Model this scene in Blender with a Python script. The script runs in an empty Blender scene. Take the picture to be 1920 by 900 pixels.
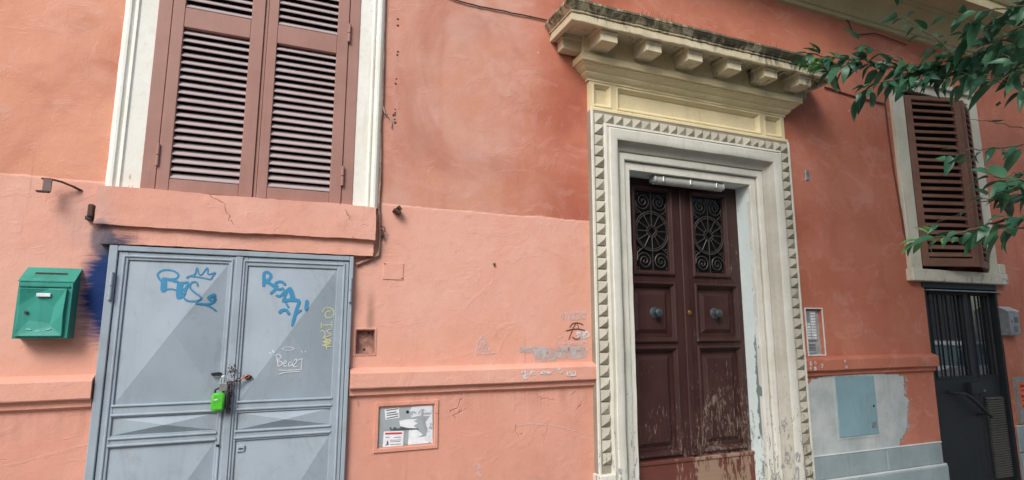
import bpy, bmesh, math, random
from mathutils import Vector, Matrix
random.seed(7)
R = math.radians
scene = bpy.context.scene
COL = scene.collection

# ------------------------------------------------------------------ camera
CAM = Vector((0.0, -4.0, 1.7))
YAW, PITCH, FPX = R(22.37), R(8.88), 1060.8          # focal length in pixels of a 1920 wide picture
cd = bpy.data.cameras.new('camera'); cam = bpy.data.objects.new('camera', cd); COL.objects.link(cam)
cd.sensor_width = 36; cd.lens = 36 * FPX / 1920; cd.clip_start = .05; cd.clip_end = 2000
cam.location = CAM; cam.rotation_euler = (R(90) + PITCH, 0, -YAW)
scene.camera = cam
# ------------------------------------------------------------------ sky, sun, exposure
SUN = Vector((-.50, -.62, .66)).normalized()
w = bpy.data.worlds.new('World'); scene.world = w; w.use_nodes = True
nt = w.node_tree; bg = nt.nodes['Background']; sky = nt.nodes.new('ShaderNodeTexSky')
sky.sky_type = 'NISHITA'; sky.sun_disc = False
sky.sun_elevation = math.asin(SUN.z); sky.sun_rotation = math.atan2(SUN.x, SUN.y)
sky.air_density = 1.0; sky.dust_density = 2.2; sky.ozone_density = 1.0
nt.links.new(sky.outputs[0], bg.inputs[0]); bg.inputs[1].default_value = .11
sl = bpy.data.lights.new('sun', 'SUN'); sl.energy = 1.5; sl.angle = R(24); sl.color = (1, .98, .95)
so = bpy.data.objects.new('sun', sl); COL.objects.link(so); so.rotation_euler = SUN.to_track_quat('Z', 'Y').to_euler()
vs = scene.view_settings; vs.view_transform = 'Standard'; vs.look = 'None'; vs.gamma = 1; vs.use_curve_mapping = False
vs.exposure = .85

# ------------------------------------------------------------------ helpers
_r = Vector((math.cos(YAW), -math.sin(YAW), 0))
_f = Vector((math.sin(YAW) * math.cos(PITCH), math.cos(YAW) * math.cos(PITCH), math.sin(PITCH)))
_u = _r.cross(_f)
def ray(px, py): return _f + _r * ((px - 960) / FPX) - _u * ((py - 450) / FPX)
def wall_pt(px, py, Y=0.0):                # where a measured point of the facade lies on the plane at depth Y
    d = ray(px, py); t = (Y - CAM.y) / d.y; p = CAM + d * t
    return p.x, p.z
def at_depth(px, py, dep): return CAM + ray(px, py) * dep

class MB:
    def __init__(s): s.v = []; s.f = []
    def add(s, vs, fs):
        o = len(s.v); s.v += [tuple(p) for p in vs]; s.f += [tuple(i + o for i in f) for f in fs]; return s
    def box(s, x0, x1, y0, y1, z0, z1, c=0.0):
        lo = (min(x0, x1), min(y0, y1), min(z0, z1)); hi = (max(x0, x1), max(y0, y1), max(z0, z1))
        if c <= 0:
            v = [(a, b, d) for a in (lo[0], hi[0]) for b in (lo[1], hi[1]) for d in (lo[2], hi[2])]
            return s.add(v, [(0, 1, 3, 2), (4, 6, 7, 5), (0, 4, 5, 1), (2, 3, 7, 6), (0, 2, 6, 4), (1, 5, 7, 3)])
        c = min(c, .45 * min(hi[i] - lo[i] for i in range(3)))
        vid = {}; v = []
        for i in range(8):
            sg = (i & 1, i >> 1 & 1, i >> 2 & 1)
            for a in range(3):
                p = [(hi[k] - (c if k != a else 0)) if sg[k] else (lo[k] + (c if k != a else 0)) for k in range(3)]
                vid[(sg, a)] = len(v); v.append(p)
        f = []
        for a in range(3):
            b, d = (a + 1) % 3, (a + 2) % 3
            for sa in (0, 1):
                q = []
                for sb, sd in ((0, 0), (1, 0), (1, 1), (0, 1)):
                    g = [0, 0, 0]; g[a] = sa; g[b] = sb; g[d] = sd; q.append(vid[(tuple(g), a)])
                f.append(q)
                for sb in (0, 1):
                    g0 = [0, 0, 0]; g0[a] = sa; g0[b] = sb; g1 = list(g0); g1[d] = 1
                    f.append([vid[(tuple(g0), a)], vid[(tuple(g0), b)], vid[(tuple(g1), b)], vid[(tuple(g1), a)]])
        for i in range(8):
            sg = (i & 1, i >> 1 & 1, i >> 2 & 1); f.append([vid[(sg, 0)], vid[(sg, 1)], vid[(sg, 2)]])
        return s.add(v, f)
    def obox(s, M, sx, sy, sz, c=0.0):      # box centred on matrix M
        m = MB().box(-sx / 2, sx / 2, -sy / 2, sy / 2, -sz / 2, sz / 2, c)
        return s.add([M @ Vector(p) for p in m.v], m.f)
    def tube(s, pts, r, n=8, r1=None, cap=True):
        pts = [Vector(p) for p in pts]; rings = []; N = len(pts); up = Vector((0.13, .37, .92))
        for i, p in enumerate(pts):
            t = (pts[min(i + 1, N - 1)] - pts[max(i - 1, 0)]).normalized()
            a = t.cross(up)
            if a.length < 1e-3: a = t.cross(Vector((1, 0, 0)))
            a.normalize(); b = t.cross(a); up = a.cross(t)
            rr = r[i] if isinstance(r, (list, tuple)) else (r if r1 is None else r + (r1 - r) * i / max(1, N - 1))
            rings.append([p + (a * math.cos(2 * math.pi * k / n) + b * math.sin(2 * math.pi * k / n)) * rr for k in range(n)])
        v = [q for g in rings for q in g]; f = []
        for i in range(N - 1):
            for k in range(n):
                f.append((i * n + k, i * n + (k + 1) % n, (i + 1) * n + (k + 1) % n, (i + 1) * n + k))
        if cap: f += [tuple(range(n)), tuple((N - 1) * n + k for k in range(n))]
        return s.add(v, f)
    def lathe(s, M, prof, n=20):            # prof (radius, height) about local Z of M
        v = []; f = []
        for r, h in prof:
            for k in range(n): v.append(M @ Vector((r * math.cos(2 * math.pi * k / n), r * math.sin(2 * math.pi * k / n), h)))
        for i in range(len(prof) - 1):
            for k in range(n): f.append((i * n + k, i * n + (k + 1) % n, (i + 1) * n + (k + 1) % n, (i + 1) * n + k))
        f += [tuple(range(n)), tuple((len(prof) - 1) * n + k for k in range(n))]
        return s.add(v, f)
    def prism(s, outline, axis, a0, a1):    # outline of 2D points, extruded along axis
        def P(p, a): return {'x': (a, p[0], p[1]), 'y': (p[0], a, p[1]), 'z': (p[0], p[1], a)}[axis]
        n = len(outline)
        return s.add([P(p, a0) for p in outline] + [P(p, a1) for p in outline],
                     [tuple(range(n)), tuple(range(n, 2 * n))] + [(i, (i + 1) % n, n + (i + 1) % n, n + i) for i in range(n)])
    def rectsweep(s, x0, x1, z0, z1, prof):  # closed mitred frame, prof (distance inward, Y)
        v = []; f = []; m = len(prof)
        for d, y in prof: v += [(x0 + d, y, z0 + d), (x1 - d, y, z0 + d), (x1 - d, y, z1 - d), (x0 + d, y, z1 - d)]
        for i in range(m - 1):
            for k in range(4): f.append((i * 4 + k, i * 4 + (k + 1) % 4, i * 4 + 4 + (k + 1) % 4, i * 4 + 4 + k))
        return s.add(v, f)
    def build(s, name, mat, parent=None, smooth=None, closed=True):
        me = bpy.data.meshes.new(name); me.from_pydata(s.v, [], s.f); me.validate()
        bm = bmesh.new(); bm.from_mesh(me); bmesh.ops.recalc_face_normals(bm, faces=bm.faces); bm.to_mesh(me); bm.free()
        me.materials.append(mat)
        if smooth:
            me.shade_smooth(); me.set_sharp_from_angle(angle=R(smooth))
        o = bpy.data.objects.new(name, me); COL.objects.link(o)
        if parent: o.parent = parent
        return o
def mesh_obj(name, me, parent, M=None):
    o = bpy.data.objects.new(name, me); COL.objects.link(o); o.parent = parent
    if M is not None: o.matrix_local = M
    return o
def empty(name, loc=(0, 0, 0)):
    o = bpy.data.objects.new(name, None); COL.objects.link(o); o.location = loc; o.empty_display_size = .1; return o
def tag(o, label=None, cat=None, group=None, kind=None):
    for k, v in (('label', label), ('category', cat), ('group', group), ('kind', kind)):
        if v: o[k] = v
    return o
def jit(a): return random.uniform(-a, a)

# ------------------------------------------------------------------ materials
class NT:
    def __init__(s, name):
        s.m = bpy.data.materials.new(name); s.m.use_nodes = True; s.t = s.m.node_tree; s.n = s.t.nodes
        s.b = s.n['Principled BSDF']; s.pos = s.n.new('ShaderNodeNewGeometry').outputs['Position']; s._sep = None
    def link(s, a, b): s.t.links.new(a, b)
    def inp(s, sock, v):
        if hasattr(v, 'is_linked') or hasattr(v, 'links'): s.link(v, sock)
        elif isinstance(v, (tuple, list)) and len(v) == 3 and sock.type == 'RGBA': sock.default_value = (*v, 1)
        else: sock.default_value = v
    def math(s, op, a, b=0.0, c=0.0):
        n = s.n.new('ShaderNodeMath'); n.operation = op
        s.inp(n.inputs[0], a); s.inp(n.inputs[1], b); s.inp(n.inputs[2], c); return n.outputs[0]
    def xyz(s):
        if not s._sep:
            n = s.n.new('ShaderNodeSeparateXYZ'); s.link(s.pos, n.inputs[0]); s._sep = n.outputs
        return s._sep
    def coord(s, scale=(1, 1, 1), rot=(0, 0, 0), loc=(0, 0, 0)):
        n = s.n.new('ShaderNodeMapping'); s.link(s.pos, n.inputs[0])
        n.inputs['Scale'].default_value = scale; n.inputs['Rotation'].default_value = rot; n.inputs['Location'].default_value = loc
        return n.outputs[0]
    def noise(s, scale, detail=5, rough=.55, dist=0, co=None, out='Fac'):
        n = s.n.new('ShaderNodeTexNoise'); s.link(co if co is not None else s.pos, n.inputs['Vector'])
        n.inputs['Scale'].default_value = scale; n.inputs['Detail'].default_value = detail
        n.inputs['Roughness'].default_value = rough; n.inputs['Distortion'].default_value = dist
        return n.outputs[out]
    def voro(s, scale, feat='DISTANCE_TO_EDGE', co=None):
        n = s.n.new('ShaderNodeTexVoronoi'); n.feature = feat; s.link(co if co is not None else s.pos, n.inputs['Vector'])
        n.inputs['Scale'].default_value = scale; return n.outputs[0]
    def step(s, v, a, b):                    # 0 at a, 1 at b, smooth
        n = s.n.new('ShaderNodeMapRange'); n.interpolation_type = 'SMOOTHSTEP'
        s.inp(n.inputs[0], v); n.inputs[1].default_value = a; n.inputs[2].default_value = b; return n.outputs[0]
    def mix(s, fac, a, b, mode='MIX'):
        n = s.n.new('ShaderNodeMix'); n.data_type = 'RGBA'; n.blend_type = mode
        s.inp(n.inputs[0], fac); s.inp(n.inputs[6], a); s.inp(n.inputs[7], b); return n.outputs[2]
    def mul(s, *a):
        r = a[0]
        for b in a[1:]: r = s.math('MULTIPLY', r, b)
        return r
    def bump(s, h, strength=.3, dist=.01, normal=None):
        n = s.n.new('ShaderNodeBump'); n.inputs['Strength'].default_value = strength; n.inputs['Distance'].default_value = dist
        s.link(h, n.inputs['Height'])
        if normal is not None: s.link(normal, n.inputs['Normal'])
        return n.outputs[0]
    def done(s, col, rough=.8, nor=None, metal=0, spec=None, ior=None):
        s.inp(s.b.inputs['Base Color'], col); s.inp(s.b.inputs['Roughness'], rough); s.b.inputs['Metallic'].default_value = metal
        if nor is not None: s.link(nor, s.b.inputs['Normal'])
        if spec is not None: s.b.inputs['Specular IOR Level'].default_value = spec
        if ior is not None: s.b.inputs['IOR'].default_value = ior
        return s.m
def simple(name, c, rough=.6, metal=0, var=.18, scale=14, dirt=None, bump=.12, spec=None):
    t = NT(name); n1 = t.noise(scale, 6, .6); n2 = t.noise(scale * .22, 3)
    col = t.mix(t.step(n1, .3, .7), tuple(x * (1 - var) for x in c), tuple(min(1, x * (1 + var)) for x in c))
    col = t.mix(t.mul(t.step(n2, .45, .75), .5), col, tuple(x * (1 - 1.4 * var) for x in c))
    if dirt: col = t.mix(t.mul(t.step(t.noise(scale * 1.7, 8, .7), .55, .72), .8), col, dirt)
    rr = t.math('ADD', t.mul(n1, .2), rough - .1)
    return t.done(col, rr, t.bump(t.noise(scale * 9, 4), bump, .004), metal, spec)

def mat_wall():
    t = NT('stucco'); x, y, z = t.xyz()
    big = t.noise(.55, 4, .5); mid = t.noise(1.7, 4, .6, .4); fine = t.noise(9, 4, .65); grain = t.noise(90, 4, .6)
    streak = t.noise(1, 4, .6, .2, t.coord((3.2, 3.2, .45)))
    # old terracotta limewash, faded in clouds, oranger at the left
    deep = t.mix(t.step(mid, .35, .68), (.47, .140, .080), (.55, .185, .112))
    faded = t.mix(t.step(mid, .35, .7), (.585, .275, .185), (.62, .350, .275))
    fade = t.mul(t.step(t.math('ADD', t.math('ADD', big, t.mul(streak, .35)), t.mul(t.noise(.9, 2), .25)), .46, .84), t.math('ADD', .16, t.mul(t.step(x, 2.30, 1.35), .84)))
    old = t.mix(fade, deep, faded)
    old = t.mix(t.mul(t.step(x, -.4, -1.1), .92), old, t.mix(t.step(t.math('ADD', big, t.mul(mid, .4)), .5, .85), (.61, .235, .125), (.70, .335, .220)))
    old = t.mix(t.mul(t.step(t.noise(2.1, 4, .6, .8), .56, .74), .45, t.step(x, 2.6, 1.2)), old, (.64, .40, .35))
    old = t.mix(t.mul(t.step(streak, .55, .78), .35), old, (.36, .10, .065))
    old = t.mix(t.mul(t.step(x, 1.75, 2.25), t.step(x, 2.75, 2.55), t.step(t.noise(1.5, 3), .30, .6), .8), old, (.37, .10, .060))  # deeper old paint beside the portal, with the cornice's shadow painted in
    # later, lighter salmon coat on the lower part left of the portal
    new = t.mix(t.step(mid, .3, .7), (.72, .392, .300), (.70, .342, .245))
    new = t.mix(t.mul(t.step(big, .45, .7), .5), new, (.74, .43, .335))
    new = t.mix(t.mul(t.step(z, 1.34, 1.26), .8), new, t.mix(t.step(mid, .35, .65), (.63, .285, .20), (.68, .335, .25)))
    new = t.mix(t.mul(t.step(fine, .5, .72), .22), new, (.56, .25, .17))
    edge = t.math('ADD', 2.545, t.math('ADD', t.mul(t.noise(2.2, 3), .04), t.mul(t.noise(14, 3), .018)))
    dz = t.math('SUBTRACT', edge, z)
    low = t.mul(t.step(dz, -.006, .008), t.step(x, 2.62, 2.60))
    col = t.mix(low, old, new)
    # the joint of the two coats: a slightly lighter ragged lip
    lip = t.mul(t.step(dz, -.004, .004), t.step(dz, .022, .006), t.step(x, 2.62, 2.60), t.step(fine, .4, .6))
    col = t.mix(t.mul(lip, .5), col, (.80, .48, .38))
    cloud = t.noise(.8, 4, .62, 1.0, t.coord((1, 1, .7), (0, 0, 0), (11, 3, 2)))
    col = t.mix(t.mul(t.step(cloud, .50, .72), .42), col, (.34, .095, .055), 'MIX') if False else t.mix(t.mul(t.step(cloud, .48, .72), t.math('SUBTRACT', .5, t.mul(low, .38))), col, (.34, .10, .06))
    # grime: splash zone and vertical dirt, cracks, chips
    col = t.mix(t.mul(t.step(z, .95, .25), t.step(fine, .3, .7), .45), col, (.36, .20, .15))
    wob = t.n.new('ShaderNodeMix'); wob.data_type = 'VECTOR'; wob.inputs[0].default_value = .16
    t.link(t.pos, wob.inputs[4]); t.link(t.noise(3.2, 4, .7, 0, None, 'Color'), wob.inputs[5])
    crack = t.mul(t.step(t.voro(3.3, 'DISTANCE_TO_EDGE', wob.outputs[1]), .012, .002), t.step(t.noise(7, 3, .6, 0, t.coord(loc=(5, 1, 3))), .50, .60), t.step(t.noise(1.6, 3, .5, 0, t.coord(loc=(3, 0, 1))), .50, .60), t.math('ADD', t.step(z, 1.32, 1.2), t.mul(t.step(z, 2.29, 2.31), t.step(z, 2.54, 2.53), t.step(x, .6, .59), t.step(x, -1.03, -1.02))))
    col = t.mix(t.mul(crack, .22), col, (.33, .13, .08))
    chip = t.mul(t.step(t.noise(13, 2, .4), .775, .79), t.step(t.noise(1.1, 2, .5, 0, t.coord(loc=(7, 2, 5))), .42, .58))
    col = t.mix(t.mul(chip, .8), col, (.80, .66, .58))
    pock = t.mul(t.step(t.noise(30, 1, .3, 0, t.coord(loc=(1, 4, 2))), .80, .82), t.step(z, 2.3, 3.1))
    col = t.mix(t.mul(pock, .6), col, (.26, .10, .07))
    smear = t.mul(t.step(t.noise(1.3, 4, .7, 1.2, t.coord((1, 1, 1.7), (0, 0, 0), (4, 0, 9))), .56, .72), .28)
    col = t.mix(smear, col, (.62, .34, .27))
    dado_stain_shade = t.mul(t.step(t.noise(1, 4, .7, .2, t.coord((9, 9, .8))), .42, .68), t.step(z, 1.245, 1.235), t.step(z, 1.0, 1.22))  # streaky stain under the dado, mostly the band's own shade put into the colour
    col = t.mix(t.mul(dado_stain_shade, .30), col, (.34, .16, .11))
    grit = t.noise(150, 3, .7)
    col = t.mix(t.mul(t.step(grit, .52, .74), .20), col, (.30, .13, .09))
    col = t.mix(t.mul(t.step(grit, .46, .28), .16), col, (.86, .58, .48))
    tro = t.noise(2.6, 4, .6, 1.6, t.coord((1, 1, 1.5), (0, .5, 0), (2, 7, 1)))
    patch = t.math('ADD', t.mul(t.step(tro, .56, .585), .55), t.mul(t.step(tro, .625, .64), .45))
    col = t.mix(t.mul(patch, t.math('SUBTRACT', .13, t.mul(low, .06))), col, (.80, .50, .42))
    rain = t.mul(t.step(t.noise(1, 4, .7, .15, t.coord((26, 26, .55))), .60, .72), t.step(t.noise(1.2, 3, .5, 0, t.coord(loc=(9, 9, 4))), .45, .62))
    col = t.mix(t.mul(rain, .26), col, (.33, .13, .09))
    scr = t.mul(t.step(t.noise(1, 3, .6, .4, t.coord((3, 3, 60), (0, .35, 0))), .70, .73), t.step(t.noise(2.3, 3, .5, 0, t.coord(loc=(1, 8, 6))), .54, .62))
    col = t.mix(t.mul(scr, .35), col, (.84, .58, .50))
    # blue spray paint left of the garage door
    ex = t.math('DIVIDE', t.math('SUBTRACT', x, -.90), .215); ez = t.math('DIVIDE', t.math('SUBTRACT', z, 1.93), .41)
    rr = t.math('SQRT', t.math('ADD', t.mul(ex, ex), t.mul(ez, ez)))
    rr = t.math('ADD', rr, t.mul(t.math('SUBTRACT', t.noise(16, 4, .7, 0, t.coord((.35, 1, 2.6))), .5), .75))
    spray = t.step(rr, .98, .55)
    col = t.mix(spray, col, t.mix(t.step(z, 2.02, 2.22), (.010, .034, .135), (.02, .045, .09)))
    sp2 = t.step(t.math('ADD', t.math('ADD', t.mul(t.mul(t.math('SUBTRACT', x, -.985), t.math('SUBTRACT', x, -.985)), 140), t.mul(t.mul(t.math('SUBTRACT', z, 2.225), t.math('SUBTRACT', z, 2.225)), 70)), t.mul(t.noise(14, 4, .6), .8)), 1.3, .7)
    col = t.mix(t.mul(sp2, .85), col, (.035, .06, .10))
    haze = t.step(t.math('ADD', t.mul(t.mul(t.math('SUBTRACT', x, -1.05), t.math('SUBTRACT', x, -1.05)), 22), t.mul(t.mul(t.math('SUBTRACT', z, 2.34), t.math('SUBTRACT', z, 2.34)), 12)), .75, .05)
    col = t.mix(t.mul(haze, .32), col, (.42, .30, .29))
    # soot streak above the empty switch box
    ss = t.mul(t.step(t.math('ABSOLUTE', t.math('SUBTRACT', x, .595)), .045, .0), t.step(z, 1.68, 1.72), t.step(z, 2.03, 1.8))
    col = t.mix(t.mul(ss, .55), col, (.22, .12, .09))
    h = t.math('ADD', t.mul(t.noise(4, 4, .6), .8), t.math('ADD', t.mul(grain, .14), t.mul(patch, .13)))
    h = t.math('ADD', h, t.mul(fine, .35)); h = t.math('SUBTRACT', h, t.mul(crack, .7)); h = t.math('SUBTRACT', h, t.mul(chip, .4))
    h = t.math('ADD', h, t.mul(low, .55))
    return t.done(col, t.math('ADD', .72, t.mul(fine, .2)), t.bump(h, .8, .012), spec=.25)

def mat_stone(name, c0, c1, paint=None, worn=None, zworn=None, moss=None, stain=False):
    t = NT(name); x, y, z = t.xyz()
    n = t.noise(3, 4, .6); f = t.noise(22, 4, .7); g = t.noise(120, 3)
    streak = t.noise(1, 4, .65, .3, t.coord((16, 16, 1.2)))
    oi = t.n.new('ShaderNodeObjectInfo')
    col = t.mix(t.step(n, .3, .7), c0, c1)
    col = t.mix(t.mul(oi.outputs['Random'], .30 if 'travertine' in name else 0.0), col, tuple(q * .55 for q in c0))
    col = t.mix(t.mul(t.step(f, .5, .75), .25), col, tuple(q * .66 for q in c0))
    col = t.mix(t.mul(t.step(streak, .55, .75), .35), col, tuple(q * .55 for q in c1))
    if worn:                                 # paint flaking off near the ground
        lowz = t.step(z, zworn[1], zworn[0])
        th = t.math('ADD', t.noise(15, 4, .76, .5, t.coord((1.5, 1.5, .6))), t.mul(lowz, .17))
        mask = t.step(th, .685, .72)
        col = t.mix(t.mul(mask, .9), col, t.mix(f, worn, tuple(q * .6 for q in worn)))
        f = t.math('SUBTRACT', f, t.mul(mask, .6))
    if moss:                                 # black and green growth on the weathered top mouldings
        th = t.math('ADD', t.mul(t.step(z, moss[0], moss[1]), .30), t.noise(5, 4, .72, .5, t.coord((2.2, 2.2, .8))))
        th = t.math('ADD', th, t.mul(t.step(x, 2.2, 4.9), .15 if moss[0] < 5 else -.06))
        mk = t.step(th, .60, .84)
        col = t.mix(t.mul(mk, .88), col, t.mix(t.step(t.noise(9, 4), .45, .62), (.050, .046, .034), (.055, .065, .028)))
    if stain:                                # old grey soot mark down the right hand jamb
        sm = t.mul(t.step(x, 4.0, 4.05), t.step(y, .15, .03), t.step(z, .55, .8), t.step(z, 2.0, 1.55))
        sm = t.step(t.math('ADD', sm, t.mul(t.math('SUBTRACT', t.noise(9, 5, .75, .3, t.coord((1, 1, .5))), .5), 1.6)), .45, .62)
        col = t.mix(t.mul(sm, .85), col, (.115, .145, .155))
    h = t.math('ADD', f, t.mul(g, .3))
    return t.done(col, .82, t.bump(h, .35, .006), spec=.25)

def mat_metal_paint(name, c, worn=(.10, .06, .045), dirt=.25, rough=.42, chipth=.74, dscale=1.0):
    t = NT(name); x, y, z = t.xyz()
    n = t.noise(2.4, 5, .6); f = t.noise(18, 6, .65); st = t.noise(1, 5, .6, .2, t.coord((22, 22, 1.0)))
    col = t.mix(t.step(n, .3, .7), tuple(q * .9 for q in c), tuple(min(1, q * 1.08) for q in c))
    col = t.mix(t.mul(t.step(st, .5, .78), dirt), col, tuple(q * .55 for q in c))
    col = t.mix(t.mul(t.step(f, .55, .75), dirt * .7), col, tuple(q * .7 for q in c))
    gm = t.noise(3.4, 6, .74, .7, t.coord((1.4, 1.4, .8)))
    col = t.mix(t.mul(t.step(gm, .52, .66), dirt * 1.3), col, tuple(q * .62 for q in (c[0] * 1.12, c[1], c[2] * .86)))
    col = t.mix(t.mul(t.step(gm, .40, .30), dirt), col, tuple(min(1, q * 1.22) for q in c))
    chip = t.step(t.noise(34 * dscale, 5, .6), chipth, chipth + .02)
    col = t.mix(t.mul(chip, .85), col, worn)
    h = t.math('SUBTRACT', t.mul(t.noise(5, 3), .9), t.mul(chip, .25))
    return t.done(col, t.math('ADD', rough, t.mul(f, .22)), t.bump(t.math('ADD', h, t.mul(t.noise(70, 3), .06)), .22, .008), spec=.4)

def mat_wood(name, c0, c1, worn=None, wz=(.5, 2.2), wx=None, amount=.2, rough=.55, grain='z', base_th=.70, wood2=(.38, .31, .27), wsc=10, gstr=.35):
    t = NT(name); x, y, z = t.xyz()
    sc = (60, 60, 2.2) if grain == 'z' else (2.2, 60, 60)
    gr = t.noise(1, 6, .65, .6, t.coord(sc)); n = t.noise(4, 5, .6); f = t.noise(40, 4, .6)
    col = t.mix(t.step(n, .3, .7), c0, c1)
    col = t.mix(t.mul(t.step(gr, .45, .7), gstr), col, tuple(q * .6 for q in c0))
    h = t.math('ADD', t.mul(gr, .9 * gstr + .15), t.mul(f, .25))
    if worn:
        th = t.math('ADD', t.noise(wsc, 6, .76, .4, t.coord((1.6, 1.6, .42))), t.mul(t.math('SUBTRACT', t.noise(3.2, 3, .5), .5), .30))
        th = t.math('ADD', th, t.mul(t.step(z, wz[1], wz[0]), amount))
        if wx: th = t.math('ADD', th, t.mul(t.step(x, wx[0], wx[1]), wx[2]))
        mk = t.step(th, base_th, base_th + .03)
        col = t.mix(t.mul(mk, .92), col, t.mix(t.step(gr, .4, .65), worn, wood2))
        h = t.math('SUBTRACT', h, t.mul(mk, .6))
    return t.done(col, t.math('ADD', rough, t.mul(n, .15)), t.bump(h, .4, .005), spec=.35)

def mat_paint(name, c, alpha=1.0, scale=30, th=(.3, .55), rough=.6):
    t = NT(name); n = t.noise(scale, 6, .7)
    t.done(t.mix(n, tuple(q * .85 for q in c), c), rough)
    if alpha < 1:
        t.link(t.mul(t.step(n, *th), alpha), t.b.inputs['Alpha'])
    return t.m

M = {}
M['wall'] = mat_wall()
M['cream'] = mat_stone('cream_window_paint', (.76, .745, .64), (.82, .81, .73), worn=(.56, .50, .40), zworn=(2.2, 2.75))
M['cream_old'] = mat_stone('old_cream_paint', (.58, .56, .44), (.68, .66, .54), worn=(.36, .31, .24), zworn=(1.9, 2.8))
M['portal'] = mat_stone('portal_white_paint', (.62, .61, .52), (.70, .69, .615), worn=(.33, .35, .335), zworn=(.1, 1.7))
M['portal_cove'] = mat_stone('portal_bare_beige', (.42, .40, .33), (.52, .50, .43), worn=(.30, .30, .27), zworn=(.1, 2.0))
M['reveal'] = mat_stone('portal_reveal_paint', (.68, .77, .74), (.72, .81, .79), worn=(.22, .27, .28), zworn=(.2, 1.9), stain=True)
M['travertine'] = mat_stone('travertine', (.43, .405, .325), (.55, .525, .43), worn=(.27, .25, .20), zworn=(.3, 1.6))
M['frieze'] = mat_stone('frieze_stone', (.71, .605, .365), (.76, .66, .42))
M['cornice'] = mat_stone('cornice_stone', (.60, .52, .345), (.66, .59, .42), moss=(4.08, 4.25))
M['string'] = mat_stone('string_course_stone', (.50, .43, .25), (.57, .50, .31), moss=(5.8, 7.5))
M['cement'] = mat_stone('grey_cement', (.38, .43, .42), (.54, .58, .565))
M['plinth'] = mat_stone('plinth_stone', (.26, .325, .335), (.33, .40, .41))
M['joint'] = mat_stone('pale_mortar', (.60, .62, .60), (.68, .70, .68))
M['gate'] = mat_metal_paint('gate_grey_paint', (.315, .375, .420), dirt=.24, chipth=.765)
M['shutter'] = mat_wood('mauve_brown_shutter_paint', (.325, .168, .130), (.375, .200, .160), rough=.5, gstr=.10)
M['shutter_slat'] = mat_wood('shutter_slat_paint', (.42, .335, .325), (.47, .385, .375), rough=.5, grain='x', gstr=.12)
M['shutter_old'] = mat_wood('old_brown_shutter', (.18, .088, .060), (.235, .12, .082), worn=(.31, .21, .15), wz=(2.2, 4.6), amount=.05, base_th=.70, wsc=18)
M['door'] = mat_wood('dark_brown_door_paint', (.040, .0155, .0135), (.052, .023, .019), worn=(.14, .095, .072), wz=(.55, 1.75), wx=(3.25, 3.7, .07), amount=.15, base_th=.715, rough=.42, wsc=30, wood2=(.22, .17, .14))
M['kick'] = mat_wood('kick_board_paint', (.12, .036, .026), (.15, .05, .036), worn=(.30, .20, .135), wz=(.2, .7), wx=(3.3, 3.7, .14), amount=.10, base_th=.62, wood2=(.26, .185, .125), grain='x')
M['iron'] = simple('dark_wrought_iron', (.055, .050, .046), .5, .3)
M['rust'] = simple('rusty_iron', (.085, .045, .035), .8, .2, dirt=(.16, .06, .03))
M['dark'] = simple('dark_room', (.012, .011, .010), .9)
M['glass'] = NT('window_glass').done((.012, .016, .016), .03, ior=2.7)
M['glass_dark'] = NT('dark_glass').done((.008, .007, .007), .15)
M['bronze'] = simple('knob_metal', (.10, .12, .125), .45, .7)
M['brass'] = simple('brass', (.45, .27, .09), .4, .9)
M['lampbody'] = simple('lamp_grey_plastic', (.30, .30, .27), .4, 0)
M['lampcover'] = simple('lamp_clear_cover', (.40, .41, .37), .25, 0, var=.08)
M['green'] = mat_metal_paint('mailbox_green', (.036, .295, .225), worn=(.30, .40, .37), dirt=.5, rough=.38, chipth=.72)
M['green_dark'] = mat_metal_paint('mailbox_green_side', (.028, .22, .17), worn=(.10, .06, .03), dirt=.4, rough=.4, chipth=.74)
M['white_plastic'] = simple('white_plastic', (.72, .74, .74), .5)
M['black'] = simple('black_plastic', (.015, .015, .016), .5)
M['lock_green'] = simple('bright_green_vinyl', (.085, .52, .035), .4, 0, var=.2, dirt=(.05, .20, .03))
M['steel'] = simple('bright_steel', (.62, .62, .60), .3, .85)
M['steel_dull'] = simple('dull_galvanised_steel', (.34, .36, .37), .45, .5)
M['hatch'] = mat_metal_paint('hatch_blue_grey', (.24, .385, .425), dirt=.2, chipth=.78)
M['hatch2'] = mat_metal_paint('meter_door_grey', (.33, .37, .38), dirt=.35, chipth=.72)
M['door3'] = mat_metal_paint('blackish_green_door_paint', (.017, .022, .024), worn=(.05, .05, .05), dirt=.3, rough=.4, chipth=.8)
M['door3grey'] = simple('bare_metal_slats', (.24, .225, .20), .45, .6)
M['intercom'] = simple('intercom_aluminium', (.40, .44, .45), .45, .2)
M['name_tag'] = simple('intercom_name_tag', (.74, .77, .76), .4, 0, var=.3, scale=40)
M['paper'] = simple('paper', (.76, .78, .79), .8, 0, var=.08, scale=30)
M['paper_torn'] = mat_paint('torn_paper', (.74, .77, .79), .97, 22, (.42, .47))
M['ink'] = mat_paint('print_ink', (.10, .11, .12), .9, 90, (.3, .5))
M['ink_red'] = mat_paint('red_print', (.62, .06, .07))
M['orange'] = simple('orange_poster_paper', (.80, .16, .06), .7, 0, var=.1)
M['orange_ink'] = mat_paint('orange_poster_ink', (.35, .03, .02), .9, 60, (.35, .5))
M['blue_paint'] = mat_paint('blue_marker_paint', (.022, .215, .40), 1.0)
M['white_paint'] = mat_paint('white_marker', (.78, .82, .84), .97, 70, (.1, .4))
M['yellow_paint'] = mat_paint('pale_yellow_marker', (.70, .70, .36), .95, 60, (.1, .4))
M['pink_scrub'] = mat_paint('scrubbed_white_paint', (.76, .58, .54), .62, 26, (.25, .6))
M['grey_scrub'] = mat_paint('scrubbed_grey_paint', (.55, .52, .50), .85, 14, (.28, .62))
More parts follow.
